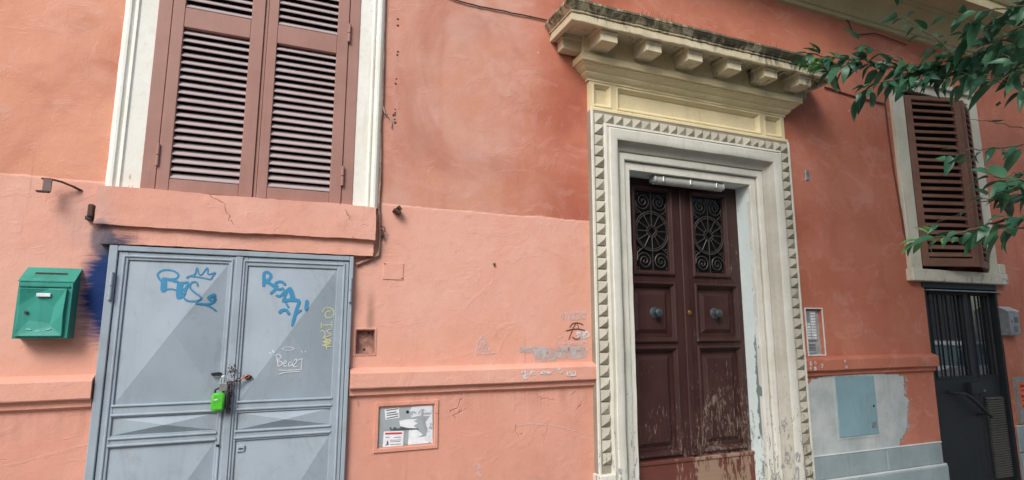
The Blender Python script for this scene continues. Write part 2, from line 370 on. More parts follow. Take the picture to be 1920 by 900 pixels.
M['white_scrub'] = mat_paint('white_paint_remains', (.72, .70, .68), .9, 40, (.42, .52))
M['black_pen'] = mat_paint('dark_red_brown_pen', (.07, .025, .022), .9, 80, (.2, .4))
M['cable'] = simple('black_cable', (.03, .026, .024), .6)
M['cable_painted'] = simple('painted_old_cable', (.33, .20, .14), .8, 0, var=.4, scale=20, dirt=(.10, .08, .06))
M['bark'] = simple('bark', (.10, .078, .055), .9, 0, var=.4, scale=10, bump=.5)
M['twig'] = simple('twig', (.075, .055, .030), .8)
M['asphalt'] = simple('asphalt', (.05, .05, .052), .9, 0, var=.3, scale=6, bump=.6)
M['paving'] = simple('paving', (.20, .19, .18), .85, 0, var=.2, scale=3, bump=.3)
M['kerbstone'] = simple('kerb_stone', (.30, .29, .28), .8)
M['ochre'] = simple('ochre_render', (.34, .28, .20), .9, 0, var=.15, scale=1.5)
M['car_white'] = NT('white_car_paint').done((.78, .80, .80), .25)
M['car_glass'] = NT('car_glass').done((.09, .15, .15), .08)
M['tyre'] = simple('rubber', (.02, .02, .02), .85)
def mat_leaf(name, c0, c1):
    t = NT(name); oi = t.n.new('ShaderNodeObjectInfo')
    col = t.mix(oi.outputs['Random'], c0, c1)
    col = t.mix(t.mul(t.step(t.noise(25, 3), .4, .7), .4), col, tuple(q * .7 for q in c0))
    m = t.done(col, .42, spec=.4)
    tr = t.n.new('ShaderNodeBsdfTranslucent'); t.inp(tr.inputs[0], t.mix(.5, col, tuple(q * 2 for q in c1)))
    mx = t.n.new('ShaderNodeMixShader'); mx.inputs[0].default_value = .22
    t.link(t.b.outputs[0], mx.inputs[1]); t.link(tr.outputs[0], mx.inputs[2])
    t.link(mx.outputs[0], t.n['Material Output'].inputs[0]); return m
M['leaf'] = mat_leaf('glossy_dark_leaf', (.018, .075, .045), (.045, .135, .065))
M['leaf_young'] = mat_leaf('young_leaf', (.07, .19, .055), (.12, .26, .07))

# ------------------------------------------------------------------ setting: ground
def struct(name, mb, mat): return tag(mb.build(name, mat), kind='structure')
struct('pavement', MB().box(-60, 90, -3.2, .3, -.12, 0), M['paving'])
struct('road', MB().box(-300, 300, -300, 300, -.3, -.126), M['asphalt'])
kerb = tag(empty('kerb', (0, -3.3, 0)), kind='structure')
km = MB().box(-.496, .496, -.1, .09, -.3, .006, .012).build('kerb_stone', M['kerbstone'], kerb); km.location = (-10, 0, 0)
for i in range(1, 34):
    k = km.copy(); COL.objects.link(k); k.parent = kerb; k.location = (-10 + i, 0, 0)

# ------------------------------------------------------------------ the building: wall with openings
bld = tag(empty('building', (0, 0, 0)), 'salmon and terracotta stucco building front with stone portal, shuttered windows and metal doors', 'building')
# openings: x0 x1 z0 z1
HOLES = [(-.93, .455, -.1, 2.185), (-.83, .445, 2.5, 4.75), (2.635, 4.24, -.1, 3.19), (6.44, 7.66, 2.31, 4.45),
         (6.50, 7.80, -.1, 2.19), (9.1, 10.3, 2.31, 4.45), (.498, .630, 1.526, 1.694), (4.70, 4.915, 1.45, 1.885), (.672, 1.055, .912, 1.168)]
X0, X1, Z0, Z1, TH = -7.0, 14.0, -.1, 5.12, .42
def inhole(x, z): return any(a < x < b and c < z < d for a, b, c, d in HOLES)
xs = sorted({X0, X1} | {h[0] for h in HOLES} | {h[1] for h in HOLES}); zs = sorted({Z0, Z1} | {h[2] for h in HOLES} | {h[3] for h in HOLES})
wm = MB()
for i in range(len(xs) - 1):
    for j in range(len(zs) - 1):
        if inhole((xs[i] + xs[i + 1]) / 2, (zs[j] + zs[j + 1]) / 2): continue
        a, b, c, d = xs[i], xs[i + 1], zs[j], zs[j + 1]
        wm.add([(a, 0, c), (b, 0, c), (b, 0, d), (a, 0, d)], [(0, 1, 2, 3)])
for a, b, c, d in HOLES:
    wm.add([(a, 0, c), (b, 0, c), (b, 0, d), (a, 0, d), (a, TH, c), (b, TH, c), (b, TH, d), (a, TH, d)],
           [(0, 1, 5, 4), (1, 2, 6, 5), (2, 3, 7, 6), (3, 0, 4, 7)])
# closing body behind
wm.add([(X0, 0, Z0), (X1, 0, Z0), (X1, 0, Z1), (X0, 0, Z1), (X0, 7, Z0), (X1, 7, Z0), (X1, 7, Z1), (X0, 7, Z1)], [(0, 3, 7, 4), (1, 5, 6, 2), (4, 7, 6, 5), (3, 2, 6, 7)])
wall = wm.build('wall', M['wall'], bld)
upper = MB().box(X0, X1, .06, 7, Z1 + .3, 9.2).build('upper_wall', M['wall'], bld)
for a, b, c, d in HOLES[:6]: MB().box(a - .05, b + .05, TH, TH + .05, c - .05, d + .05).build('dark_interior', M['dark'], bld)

# string course under the upper storey
prof = [(0, 5.08), (.03, 5.09), (.035, 5.13), (.055, 5.135), (.07, 5.16), (.10, 5.21), (.16, 5.26), (.23, 5.285), (.25, 5.29), (.255, 5.32), (.28, 5.325), (.29, 5.345), (.50, 5.36), (.50, 5.47), (.52, 5.475), (.56, 5.53), (.58, 5.56), (.58, 5.585), (.0, 5.66)]
sc = MB(); segs = [X0 + (X1 - X0) * i / 60 for i in range(61)]
v = [(x, -o + jit(.002), z + jit(.002)) for x in segs for o, z in prof]; n = len(prof)
sc.add(v, [(i * n + k, i * n + k + 1, (i + 1) * n + k + 1, (i + 1) * n + k) for i in range(60) for k in range(n - 1)])
sc.build('string_course', M['string'], bld, 30)

# dado band: three runs
def dado(x0, x1, l_end=True, r_end=True):
    pr = [(0, 1.438), (.010, 1.436), (.058, 1.414), (.066, 1.404), (.066, 1.312), (.062, 1.306), (.036, 1.300), (.034, 1.288), (.030, 1.284), (.030, 1.262), (.022, 1.258), (.0, 1.245)]
    ns = max(2, int((x1 - x0) / .12)); n = len(pr); v = []; ph = random.random() * 9
    for i in range(ns + 1):
        x = x0 + (x1 - x0) * i / ns
        for o, z in pr: v.append((x, -o - (.0 if o == 0 else .0025 * math.sin(x * 3.1 + ph) + jit(.0012)), z + .002 * math.sin(x * 2.3 + ph) + jit(.0012)))
    m = MB().add(v, [(i * n + k, i * n + k + 1, (i + 1) * n + k + 1, (i + 1) * n + k) for i in range(ns) for k in range(n - 1)] + [tuple(range(n)), tuple(ns * n + k for k in range(n))])
    return m.build('dado_band', M['wall'], bld, 25)
dado(-7, -.945); dado(.47, 2.338); dado(4.58, 6.50)

# ------------------------------------------------------------------ portal
PX0, PX1, PZ = 2.753, 4.115, 3.058          # opening
OX0, OX1 = 2.335, 4.580                      # outer edges
portal = MB()
HS = 1.165
apro = [(0, 0.06), (0, 0.017), (0.004, 0.011), (0.056, 0.008), (0.059, 0.019), (0.064, 0.021), (0.067, -0.001), (0.07, -0.019), (0.075, -0.022), (0.116, -0.024), (0.119, -0.013), (0.124, -0.011), (0.128, -0.029), (0.136, -0.035), (0.15, -0.038), (0.166, -0.047), (0.178, -0.067), (0.184, -0.089), (0.188, -0.101), (0.194, -0.105), (0.225, -0.11), (0.262, -0.112), (0.27, -0.105), (0.274, -0.089), (0.279, -0.083), (0.284, -0.091), (0.3, -0.089), (0.304, -0.077), (0.305, -0.058)]
zb = .0; v = []; fcs = []; cols = []
path_n = 0
def arch_pts(d, y):
    out = []
    x = PX0 - d; zt = PZ + d * HS; xr = PX1 + d * (OX1 - .13 - PX1) / .305 if False else PX1 + d * 1.07
    N1, N2 = 24, 14
    for i in range(N1): out.append((x, y, zb + (zt - zb) * i / N1))
    for i in range(N2): out.append((x + (xr - x) * i / N2, y, zt))
    for i in range(N1 + 1): out.append((xr, y, zt - (zt - zb) * i / N1))
    return out
for d, y in apro: cols.append(arch_pts(d, y))
n = len(cols[0])
wob = [(jit(.0022), jit(.0018)) for _ in range(n)]
for c in cols:
    for k, p in enumerate(c): v.append((p[0] + wob[k][0] + jit(.0008), p[1] + wob[k][1] + jit(.0008), p[2] + jit(.0012)))
for i in range(len(cols) - 1):
    for k in range(n - 1): fcs.append((i * n + k, i * n + k + 1, (i + 1) * n + k + 1, (i + 1) * n + k))
portal.add(v, fcs)
por = portal.build('door_surround', M['portal'], bld, 30)
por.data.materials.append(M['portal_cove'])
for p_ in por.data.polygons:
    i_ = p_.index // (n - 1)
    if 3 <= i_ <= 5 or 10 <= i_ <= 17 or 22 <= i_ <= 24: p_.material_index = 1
tag(por, 'white painted stone portal with pyramid studs and bracketed cornice')
# backing strip that carries the studs, split in left, top, right pieces
SW = .0945
xl0, xr1 = 2.362, 4.556
ztop = 3.497
bk = MB()
bk.box(OX0, 2.4515, -.06, .03, 0, ztop + .022, .004)
bk.box(4.440, OX1, -.06, .03, 0, ztop + .022, .004)
bk.box(2.452, 4.4395, -.059, .03, 3.405, ztop + .021, .003)
bk.build('stud_band', mat_stone('dirty_travertine', (.27, .245, .185), (.36, .33, .26)), por)
# pilaster edge fillets either side of the studs
MB().box(OX0 - .002, 2.358, -.072, -.055, .35, ztop + .025, .004).build('edge_fillet', M['portal'], por)
MB().box(4.560, OX1 + .002, -.072, -.055, .35, ztop + .025, .004).build('edge_fillet', M['portal'], por)
s = SW / 2 - .004
stud = MB().add([(-s, 0, -s), (s, 0, -s), (s, 0, s), (-s, 0, s), (-s, -.010, -s), (s, -.010, -s), (s, -.010, s), (-s, -.010, s), (0, -.052, 0)],
                [(0, 1, 5, 4), (1, 2, 6, 5), (2, 3, 7, 6), (3, 0, 4, 7), (4, 5, 8), (5, 6, 8), (6, 7, 8), (7, 4, 8)])
me0 = None; studs = []
def add_stud(x, z, sx=1.0, sz=1.0):
    global me0
    if me0 is None:
        o = stud.build('pyramid_stud', M['travertine'], por); me0 = o.data
    else: o = mesh_obj('pyramid_stud', me0, por)
    o.location = (x + jit(.0015), -.0595, z + jit(.0015)); o.rotation_euler = (jit(.02), jit(.03), jit(.02)); o.scale = (sx * random.uniform(.96, 1.0), random.choice([random.uniform(.78, 1.08)] * 4 + [random.uniform(.45, .8)]), sz * random.uniform(.96, 1.0))
NTOP = 23; sx = (xr1 - xl0) / NTOP
for i in range(NTOP): add_stud(xl0 + sx * (i + .5), ztop - SW / 2, sx / SW)
z = ztop - SW * 1.5
while z > .64: add_stud(xl0 + SW / 2, z); z -= SW
z = ztop - SW * 1.5
while z > .32: add_stud(xr1 - SW / 2, z); z -= SW
MB().box(OX0 - .012, 2.470, -.10, .03, 0, .60, .008).build('portal_base', M['portal'], por)
MB().box(4.430, OX1 + .012, -.10, .03, 0, .27, .008).build('portal_base', M['portal'], por)
# reveal
rv = MB()
rv.box(PX1 + .001, PX1 + .06, .03, .24, 0, PZ); rv.box(PX0 - .06, PX0 - .001, .03, .24, 0, PZ); rv.box(PX0 - .06, PX1 + .06, .03, .24, PZ + .001, PZ + .06)
rv.build('reveal', M['reveal'], por)
# frieze with three sunk panels
FX0, FX1, FZ0, FZ1 = 2.340, 4.558, ztop + .022, 3.815
pan = [(2.384, 2.540), (2.622, 4.232), (4.312, 4.505)]; pz0, pz1 = 3.578, 3.758
fr = MB(); xs_ = [FX0] + [q for p in pan for q in p] + [FX1]
for i in range(len(xs_) - 1):
    if i % 2 == 0: fr.box(xs_[i], xs_[i + 1], -.045, .0, FZ0, FZ1)
    else:
        fr.box(xs_[i], xs_[i + 1], -.045, 0, FZ0, pz0); fr.box(xs_[i], xs_[i + 1], -.045, 0, pz1, FZ1); fr.box(xs_[i], xs_[i + 1], -.012, 0, pz0, pz1)
frz = fr.build('frieze', M['frieze'], por)
for a, b in pan:
    MB().rectsweep(a - .016, b + .016, pz0 - .016, pz1 + .016, [(0, -.044), (.002, -.050), (.012, -.051), (.018, -.046), (.024, -.032), (.032, -.026), (.036, -.024), (.038, -.011)]).build('panel_moulding', M['frieze'], por, 30)
MB().box(OX0 + .003, OX1 - .003, -.066, .0, FZ0 - .004, FZ0 + .028, .006).build('fillet_moulding', M['frieze'], por)
# cornice
def corn(name, prof, mat, x0=2.335, x1=4.565, yb=-.04, nseg=40, j=.0025):
    v = []; f = []; cols = []
    for o, z in prof:
        pts = [(x0 - o, 0 if o >= 0 else 0, z)] + [(x0 - o + (x1 - x0 + 2 * o) * i / nseg, yb - o, z) for i in range(nseg + 1)] + [(x1 + o, 0, z)]
        cols.append(pts)
    n = len(cols[0]); wy = [jit(j) for _ in range(n)]; wz = [jit(j * .6) for _ in range(n)]
    for c in cols:
        for k, p in enumerate(c): v.append((p[0], p[1] + (wy[k] if 0 < k < n - 1 else 0), p[2] + wz[k] + jit(j * .4)))
    for i in range(len(cols) - 1):
        for k in range(n - 1): f.append((i * n + k, i * n + k + 1, (i + 1) * n + k + 1, (i + 1) * n + k))
    return MB().add(v, f).build(name, mat, por, 28)
corn('bed_moulding', [(0, 3.780), (.012, 3.785), (.012, 3.802), (.030, 3.812), (.045, 3.830), (.050, 3.836), (.050, 3.848), (.066, 3.856), (.085, 3.872), (.095, 3.885), (.105, 3.888), (.105, 3.900), (.128, 3.904), (.130, 3.955), (.126, 3.960), (.10, 3.965), (.10, 4.14)], M['frieze'])
corn('corona', [(.09, 4.132), (.296, 4.132), (.300, 4.092), (.338, 4.088), (.342, 4.094), (.342, 4.148), (.334, 4.152), (.334, 4.157), (.350, 4.160), (.352, 4.170), (.346, 4.174), (.346, 4.178), (.358, 4.182), (.366, 4.192), (.384, 4.206), (.390, 4.216), (.384, 4.220), (.392, 4.226), (.392, 4.244), (.38, 4.252), (.20, 4.285), (-.03, 4.305)], M['cornice'], nseg=60, j=.004)
mo = [(-.135, 3.998), (-.325, 3.998), (-.332, 4.004), (-.332, 4.062), (-.344, 4.068), (-.340, 4.132), (-.135, 4.132)]
for i in range(6):
    xc = 2.365 + i * .4365
    m = MB().prism([(y, z) for y, z in mo], 'x', xc - .078, xc + .078)
    m.box(xc - .092, xc + .092, -.338, -.135, 4.098, 4.1315, .004)
    m.build('modillion', M['cornice'], por)
for x0, x1 in ((2.06, 2.24), (4.66, 4.84)):
    m = MB().box(x0, x1, -.10, -.004, 3.998, 4.1315, .005); m.box(x0 - .014, x1 + .014, -.112, -.004, 4.088, 4.131, .004); m.build('modillion', M['cornice'], por)
# tufts of dry grass on the cornice
g = MB()
for i in range(260):
    x = random.choice([random.uniform(2.1, 4.9), random.gauss(4.6, .25), random.gauss(2.9, .2)]); x = min(4.92, max(2.0, x)); y = random.uniform(-.42, -.2); z = 4.255 + (.42 + y) * .15
    h = random.uniform(.015, .07); dx, dy = jit(.05), jit(.05) - .01
    g.add([(x, y, z - .01), (x + .004, y, z - .01), (x + dx, y + dy, z + h)], [(0, 1, 2)])
tag(g.build('cornice_weeds', simple('dry_moss', (.085, .075, .035), .9), por), kind='stuff')

# ------------------------------------------------------------------ wooden entrance door
DY, DM = .20, 3.435
def door_leaf(sg):
    X = lambda a: DM + sg * a
    cells = [(2.20, 2.96, .132, .518), (1.605, 2.085, .135, .595), (.645, 1.515, .135, .600)]
    m = MB(); lo, hi = .004, .684
    zsplit = [.592]
    for z0, z1, a, b in reversed(cells): zsplit += [z0, z1]
    zsplit += [PZ - .003]
    for i in range(len(zsplit) - 1):
        z0, z1 = zsplit[i], zsplit[i + 1]
        c = next((c for c in cells if abs(c[0] - z0) < 1e-6), None)
        if c:
            m.box(X(lo), X(c[2]), DY, DY + .05, z0, z1, 0); m.box(X(c[3]), X(hi), DY, DY + .05, z0, z1, 0)
        else: m.box(X(lo), X(hi), DY, DY + .05, z0, z1, 0)
    leaf = m.build('wooden_door_leaf', M['door'], bld)
    tag(leaf, 'dark brown panelled door leaf with iron grille, paint peeling towards the bottom' if sg > 0 else 'dark brown panelled door leaf, the less worn of the pair')
    for z0, z1, a, b in cells:
        xa, xb = sorted((X(a), X(b)))
        MB().rectsweep(xa - .03, xb + .03, z0 - .03, z1 + .03, [(0, DY + .002), (.001, DY - .014), (.010, DY - .024), (.020, DY - .026), (.026, DY - .020), (.030, DY - .008), (.040, DY + .004), (.046, DY + .006), (.047, DY + .03)]).build('panel_moulding', M['door'], leaf, 30)
        if z0 < 2:
            p = MB().rectsweep(xa, xb, z0, z1, [(0, DY + .028), (.05, DY + .026), (.085, DY + .006), (.088, DY + .003)])
            p.box(xa + .086, xb - .086, DY + .003, DY + .03, z0 + .086, z1 - .086); p.build('panel', M['door'], leaf)
        else:
            xc, zc = (xa + xb) / 2, 2.575; g = MB(); y = DY + .012
            MB().box(xa, xb, DY + .035, DY + .05, z0, z1).build('pane', M['glass_dark'], leaf)
            def circ(cx, cz, r, rr, a0=0, a1=2 * math.pi, n=28, r2=None):
                g.tube([(cx + (r + ((r2 - r) * i / n if r2 else 0)) * math.cos(a0 + (a1 - a0) * i / n), y, cz + (r + ((r2 - r) * i / n if r2 else 0)) * math.sin(a0 + (a1 - a0) * i / n)) for i in range(n + 1)], rr, 5)
            circ(xc, zc, .182, .0068); circ(xc, zc, .163, .0038); circ(xc, zc, .055, .0045)
            for k in range(12):
                a_ = math.pi * k / 6
                g.tube([(xc + .045 * math.cos(a_), y, zc + .045 * math.sin(a_)), (xc + .165 * math.cos(a_), y, zc + .165 * math.sin(a_))], .0048, 5)
            g.tube([(xc + q[0] * .045, y - .004, zc + q[1] * .045) for q in ((1, 0), (0, 1), (-1, 0), (0, -1), (1, 0))], .005, 5)
            for q in range(24):
                a_ = 2 * math.pi * q / 24; circ(xc + .1725 * math.cos(a_), zc + .1725 * math.sin(a_), .008, .002, n=8)
            for sx_ in (-1, 1):
                for sz_ in (-1, 1):
                    cx, cz = xc + sx_ * .088, zc + sz_ * .274
                    pts = []
                    for i in range(44):
                        th = i / 43 * 4.3 * math.pi; r = .080 * (1 - i / 46)
                        pts.append((cx + sx_ * r * math.cos(th), y, cz - sz_ * r * math.sin(th)))
                    g.tube([(cx + sx_ * .02, y, zc + sz_ * .16), (cx + sx_ * .074, y, zc + sz_ * .20)] + pts, .0052, 5)
                    circ(xc + sx_ * .152, zc + sz_ * .175, .016, .003, n=12); circ(xc + sx_ * .158, zc + sz_ * .345, .014, .003, n=12)
            g.tube([(xc, y, zc - .36), (xc, y, zc - .165)], .0045, 5); g.tube([(xc, y, zc + .165), (xc, y, zc + .37)], .0045, 5)
            for xx in (xa + .006, xb - .006): g.tube([(xx, y, z0), (xx, y, z1)], .005, 5)
            g.build('iron_grille', M['iron'], leaf, 60)
    kb = MB().box(X(.004), X(hi), DY - .03, DY + .05, .02, .585, .004); kb.box(X(.004), X(hi), DY - .042, DY + .01, .560, .592, .006); kb.build('kick_board', M['kick'], leaf)
    xk = X(.335)
    Mk = Matrix.Translation((xk, DY + .004, 1.838)) @ Matrix.Rotation(R(90), 4, 'X')
    MB().lathe(Mk, [(.052, 0), (.052, .006), (.040, .012), (.018, .016), (.016, .035), (.030, .046), (.038, .058), (.036, .070), (.022, .078), (.004, .080)], 24).build('door_knob', M['bronze'], leaf, 40)
    if sg < 0:
        MB().box(DM - .022, DM + .045, DY - .022, DY + .01, .60, PZ - .004, .008).build('astragal', M['door'], leaf)
        MB().lathe(Matrix.Translation((DM + .03, DY - .02, 1.842)) @ Matrix.Rotation(R(90), 4, 'X'), [(.021, 0), (.021, .006), (.014, .010), (.006, .011)], 18).build('lock_escutcheon', M['brass'], leaf, 40)
    return leaf
door_leaf(-1); door_leaf(1)
MB().box(2.70, 4.17, -.22, .30, -.02, .018, .006).build('door_step', M['plinth'], bld)

# ------------------------------------------------------------------ window with closed shutters (left)
ws = MB()
WX0, WX1, WI0, WI1, WZB = -1.000, .612, -.822, .438, 2.535
pf = [(0, 0), (0, -.022), (.010, -.036), (.026, -.046), (.040, -.046), (.048, -.036), (.056, -.030), (.060, -.030), (.066, -.040), (.076, -.042), (.082, -.034), (.088, -.030), (.180, -.028), (.180, .03)]
def jamb(x, sg, zt):
    ns = 30; v = []; n = len(pf)
    for i in range(ns + 1):
        z = WZB + (zt - WZB) * i / ns; a, b = jit(.0015), jit(.0015)
        for d, y in pf: v.append((x + sg * d * 1.0 + (a if d == 0 else 0), y + b * (y < -.01), z))
    return MB().add(v, [(i * n + k, i * n + k + 1, (i + 1) * n + k + 1, (i + 1) * n + k) for i in range(ns) for k in range(n - 1)])
wsr = jamb(WX0, 1, 4.95).build('window_surround', M['cream'], bld, 30)
tag(wsr, 'cream painted moulded surround of the closed mauve shutters')
jamb(WX1, -1, 4.95).build('jamb_moulding', M['cream'], wsr, 30)
MB().box(WX0, WX1, -.046, .0, 4.80, 5.0, .006).build('head_moulding', M['cream'], wsr)
# frame and leaves
FY = -.012
fm = MB(); fm.box(WI0 + .002, -.742, FY - .022, .06, 2.50, 4.80, .003); fm.box(.362, WI1 - .002, FY - .022, .06, 2.50, 4.80, .003); fm.box(WI0 + .08, WI1 - .08, FY - .02, .06, 4.70, 4.80, .003)
fm.build('shutter_frame', M['shutter'], bld)
def slat_mesh(w, dep, th, mat, nm):
    # rounded louvre blade, centred
    o = [(-dep / 2, -th / 2), (-dep / 2 - .003, 0), (-dep / 2, th / 2), (dep / 2, th / 2), (dep / 2 + .003, 0), (dep / 2, -th / 2)]
    m = MB().prism(o, 'x', -w / 2, w / 2)
    ob = m.build(nm, mat, None); me = ob.data; bpy.data.objects.remove(ob); return me
def shutter_leaf(x0, x1, lv, zsets, label):
    m = MB(); z0, z1 = 2.538, 4.69
    a, b = lv
    y0, y1 = FY - .030, FY + .016
    m.box(x0, a, y0, y1, z0, z1, .004); m.box(b, x1, y0, y1, z0, z1, .004)
    zz = [z0] + [q for s_ in zsets for q in s_] + [z1]
    for i in range(0, len(zz), 2): m.box(a + .0005, b - .0005, y0 + .0015, y1, zz[i], zz[i + 1], .003)
    leaf = m.build('shutter', M['shutter'], bld); tag(leaf, label)
    me = slat_mesh(b - a - .002, .050, .009, M['shutter_slat'], 'slat')
    for s0, s1 in zsets:
        nS = round((s1 - s0) / .0505); st = (s1 - s0) / nS
        for i in range(nS):
            mesh_obj('slat', me, leaf, Matrix.Translation(((a + b) / 2, FY - .004, s0 + st * (i + .5))) @ Matrix.Rotation(R(46 + jit(2.0)), 4, 'X') @ Matrix.Rotation(jit(.004), 4, 'Y'))
        # dark board behind the louvres
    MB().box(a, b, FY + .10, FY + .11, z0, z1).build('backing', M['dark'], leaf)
    return leaf
L1 = shutter_leaf(-.738, -.196, (-.668, -.278), [(2.618, 3.632), (3.768, 4.60)], 'left mauve brown louvred shutter, shut')
L2 = shutter_leaf(-.172, .358, (-.110, .281), [(2.618, 3.632), (3.768, 4.60)], 'right mauve brown louvred shutter, shut')
MB().box(-.194, -.174, FY - .018, FY + .02, 2.538, 4.69, .003).build('meeting_strip', M['shutter'], L1)
for par, xh, zz in ((L1, -.741, (2.76, 4.1)), (L2, .361, (2.74, 3.80))):
    for zc in zz:
        h = MB().tube([(xh, FY - .036, zc - .068), (xh, FY - .036, zc - .003)], .0105, 10); h.tube([(xh, FY - .036, zc + .003), (xh, FY - .036, zc + .068)], .0105, 10)
        h.build('hinge', M['shutter'], par, 40)
# plaster sill block under the window
def rough_block(name, x0, x1, y0, z0, z1, amp, nx=36, nz=6, mat=None, parent=bld):
    v = []; f = []
    ph = random.random() * 10
    def P(i, j, yy):
        x = x0 + (x1 - x0) * i / nx; z = z0 + (z1 - z0) * j / nz
        e = amp * (math.sin(x * 5 + ph) * .5 + math.sin(x * 13 + z * 9 + ph) * .3 + jit(.4))
        if j in (0, nz): z += e
        if i in (0, nx): x += e
        return (x, yy + (amp * .7 * (math.sin(x * 7 + z * 11 + ph) + jit(.6)) if yy < -.01 else 0), z)
    fr = [[len(v) + 0 for _ in ()] for _ in ()]
    F = {}; B = {}
    for i in range(nx + 1):
        for j in range(nz + 1):
            F[i, j] = len(v); v.append(P(i, j, y0))
    for (i, j), k in list(F.items()):
        if i in (0, nx) or j in (0, nz): B[i, j] = len(v); v.append((v[k][0], .002, v[k][2]))
    for i in range(nx):
        for j in range(nz): f.append((F[i, j], F[i + 1, j], F[i + 1, j + 1], F[i, j + 1]))
        f.append((F[i, 0], B[i, 0], B[i + 1, 0], F[i + 1, 0])); f.append((F[i, nz], F[i + 1, nz], B[i + 1, nz], B[i, nz]))
    for j in range(nz):
        f.append((F[0, j], F[0, j + 1], B[0, j + 1], B[0, j])); f.append((F[nx, j], B[nx, j], B[nx, j + 1], F[nx, j + 1]))
    return MB().add(v, f).build(name, mat or M['wall'], parent, 40)
sill = rough_block('window_ledge', -1.022, .594, -.085, 2.300, 2.532, .005)
rough_block('ledge_step', -.985, .588, -.052, 2.194, 2.306, .004, parent=sill)

# ------------------------------------------------------------------ grey sheet metal double door (left)
GY = -.035
gfm = MB()
gfm.box(-.937, -.893, GY - .012, .03, 0, 2.188, .004); gfm.box(.436, .462, GY - .012, .03, 0, 2.186, .004); gfm.box(-.8925, .4355, GY - .012, .03, 2.154, 2.187, .004)
gate_frame = gfm.build('gate_frame', M['gate'], bld)
def pyramid_y(x, z, P, h=.030, inset=.012):
    x0, x1, z0, z1 = P
    if not (x0 < x < x1 and z0 < z < z1): return 0.0
    a = min((x - x0) / ((x1 - x0) / 2), (x1 - x) / ((x1 - x0) / 2), (z - z0) / ((z1 - z0) / 2), (z1 - z) / ((z1 - z0) / 2))
    return inset - (h + inset) * a
GP = {-1: [(-.838, -.302, 1.266, 2.104), (-.840, -.302, 1.094, 1.193), (-.842, -.302, .16, 1.028)],
      1: [(-.190, .357, 1.257, 2.096), (-.190, .359, 1.086, 1.187), (-.192, .362, .16, 1.022)]}
GH = {0: .043, 1: .021, 2: .043}
def gate_surface(x, z):
    for sg in (-1, 1):
        for i, P in enumerate(GP[sg]):
            if P[0] < x < P[1] and P[2] < z < P[3]: return GY + pyramid_y(x, z, P, GH[i])
    return GY
def gate_leaf(sg, x0, x1, label):
    P = GP[sg]; m = MB(); a, b = P[0][0], P[0][1]
    m.box(x0, a - .0, GY, .0, .01, 2.150, .003); m.box(b, x1, GY, .0, .01, 2.150, .003)
    zz = [.01, P[2][2], P[2][3], P[1][2], P[1][3], P[0][2], P[0][3], 2.150]
    for i in range(0, 8, 2): m.box(a + .0005, b - .0005, GY + .001, 0, zz[i], zz[i + 1], .002)
    leaf = m.build('metal_gate_leaf', M['gate'], bld); tag(leaf, label)
    for i, q in enumerate(P):
        xc, zc = (q[0] + q[1]) / 2, (q[2] + q[3]) / 2; e = .012
        pm = MB().add([(q[0], GY + e, q[2]), (q[1], GY + e, q[2]), (q[1], GY + e, q[3]), (q[0], GY + e, q[3]), (xc, GY - GH[i], zc)], [(0, 1, 4), (1, 2, 4), (2, 3, 4), (3, 0, 4)])
        pm.build('pyramid_panel', M['gate'], leaf)
    # raised ribs
    rb = MB()
    for z in (1.256 + (.004 if sg < 0 else -.004), 1.208, 1.078, 1.040): 
        rb.tube([(a - .008, GY - .001, z), (b + .004, GY - .001, z)], .0085, 8)
    for xx in ((x0 + .030, b + .022) if sg < 0 else (a - .022, x1 - .030)):
        rb.tube([(xx, GY - .000, .02), (xx, GY - .000, 2.132)], .008, 8)
    rb.tube([(x0 + .03, GY, 2.126), (x1 - .03, GY, 2.126)], .008, 8)
    rb.build('pressed_rib', M['gate'], leaf, 50)
    return leaf
GL = gate_leaf(-1, -.890, -.252, 'left grey sheet metal gate leaf with blue tag')
GR = gate_leaf(1, -.240, .433, 'right grey sheet metal gate leaf with blue and white tags')
MB().box(-.262, -.220, GY - .012, GY - .0005, .01, 2.150, .004).build('cover_strip', M['gate'], GR)
for par, xh, zc in ((GL, -.908, 1.945), (GR, .446, 1.955), (GL, -.908, .5), (GR, .446, .5)):
    h = MB().tube([(xh, GY - .022, zc - .08), (xh, GY - .022, zc - .002)], .011, 10); h.tube([(xh, GY - .022, zc + .002), (xh, GY - .022, zc + .08)], .011, 10); h.build('hinge', M['gate'], par, 40)
MB().box(-.180, -.135, GY - .006, GY + .03, .955, .995, .004).build('lock_plate', M['gate'], GR)
MB().box(-.170, -.145, GY - .0075, GY - .005, .972, .979).build('key_slot', M['black'], GR)
# hasp hole plates and twisted chain through the two holes
MB().prism([(-.320 + .034 * math.cos(a) * random.uniform(.7, 1.1), 1.424 + .013 * math.sin(a) * random.uniform(.7, 1.2)) for a in [i * math.pi / 6 for i in range(12)]], 'y', GY - .016, GY - .0145).build('torn_hole', M['black'], GL)
MB().prism([(-.148 + .026 * math.cos(a) * random.uniform(.7, 1.1), 1.402 + .017 * math.sin(a) * random.uniform(.7, 1.2)) for a in [i * math.pi / 6 for i in range(12)]], 'y', GY - .017, GY - .0155).build('torn_hole', M['black'], GR)
MB().prism([(-.284 + .012 * math.cos(i), 1.005 + .008 * math.sin(i)) for i in range(6)], 'y', GY - .0140, GY - .0128).build('torn_hole', M['black'], GL)
chips = MB()
for i in range(34):
    x = random.gauss(-.238, .016); z = random.choice([random.uniform(1.40, 1.50), random.gauss(1.44, .015)]); s_ = random.uniform(.0015, .005)
    chips.prism([(x + s_ * math.cos(a) * random.uniform(.5, 1.3), z + s_ * 1.6 * math.sin(a) * random.uniform(.5, 1.3)) for a in [k * math.pi / 3 for k in range(6)]], 'y', GY - .0140, GY - .0125)
tag(chips.build('paint_chips', M['rust'], GR), kind='stuff')
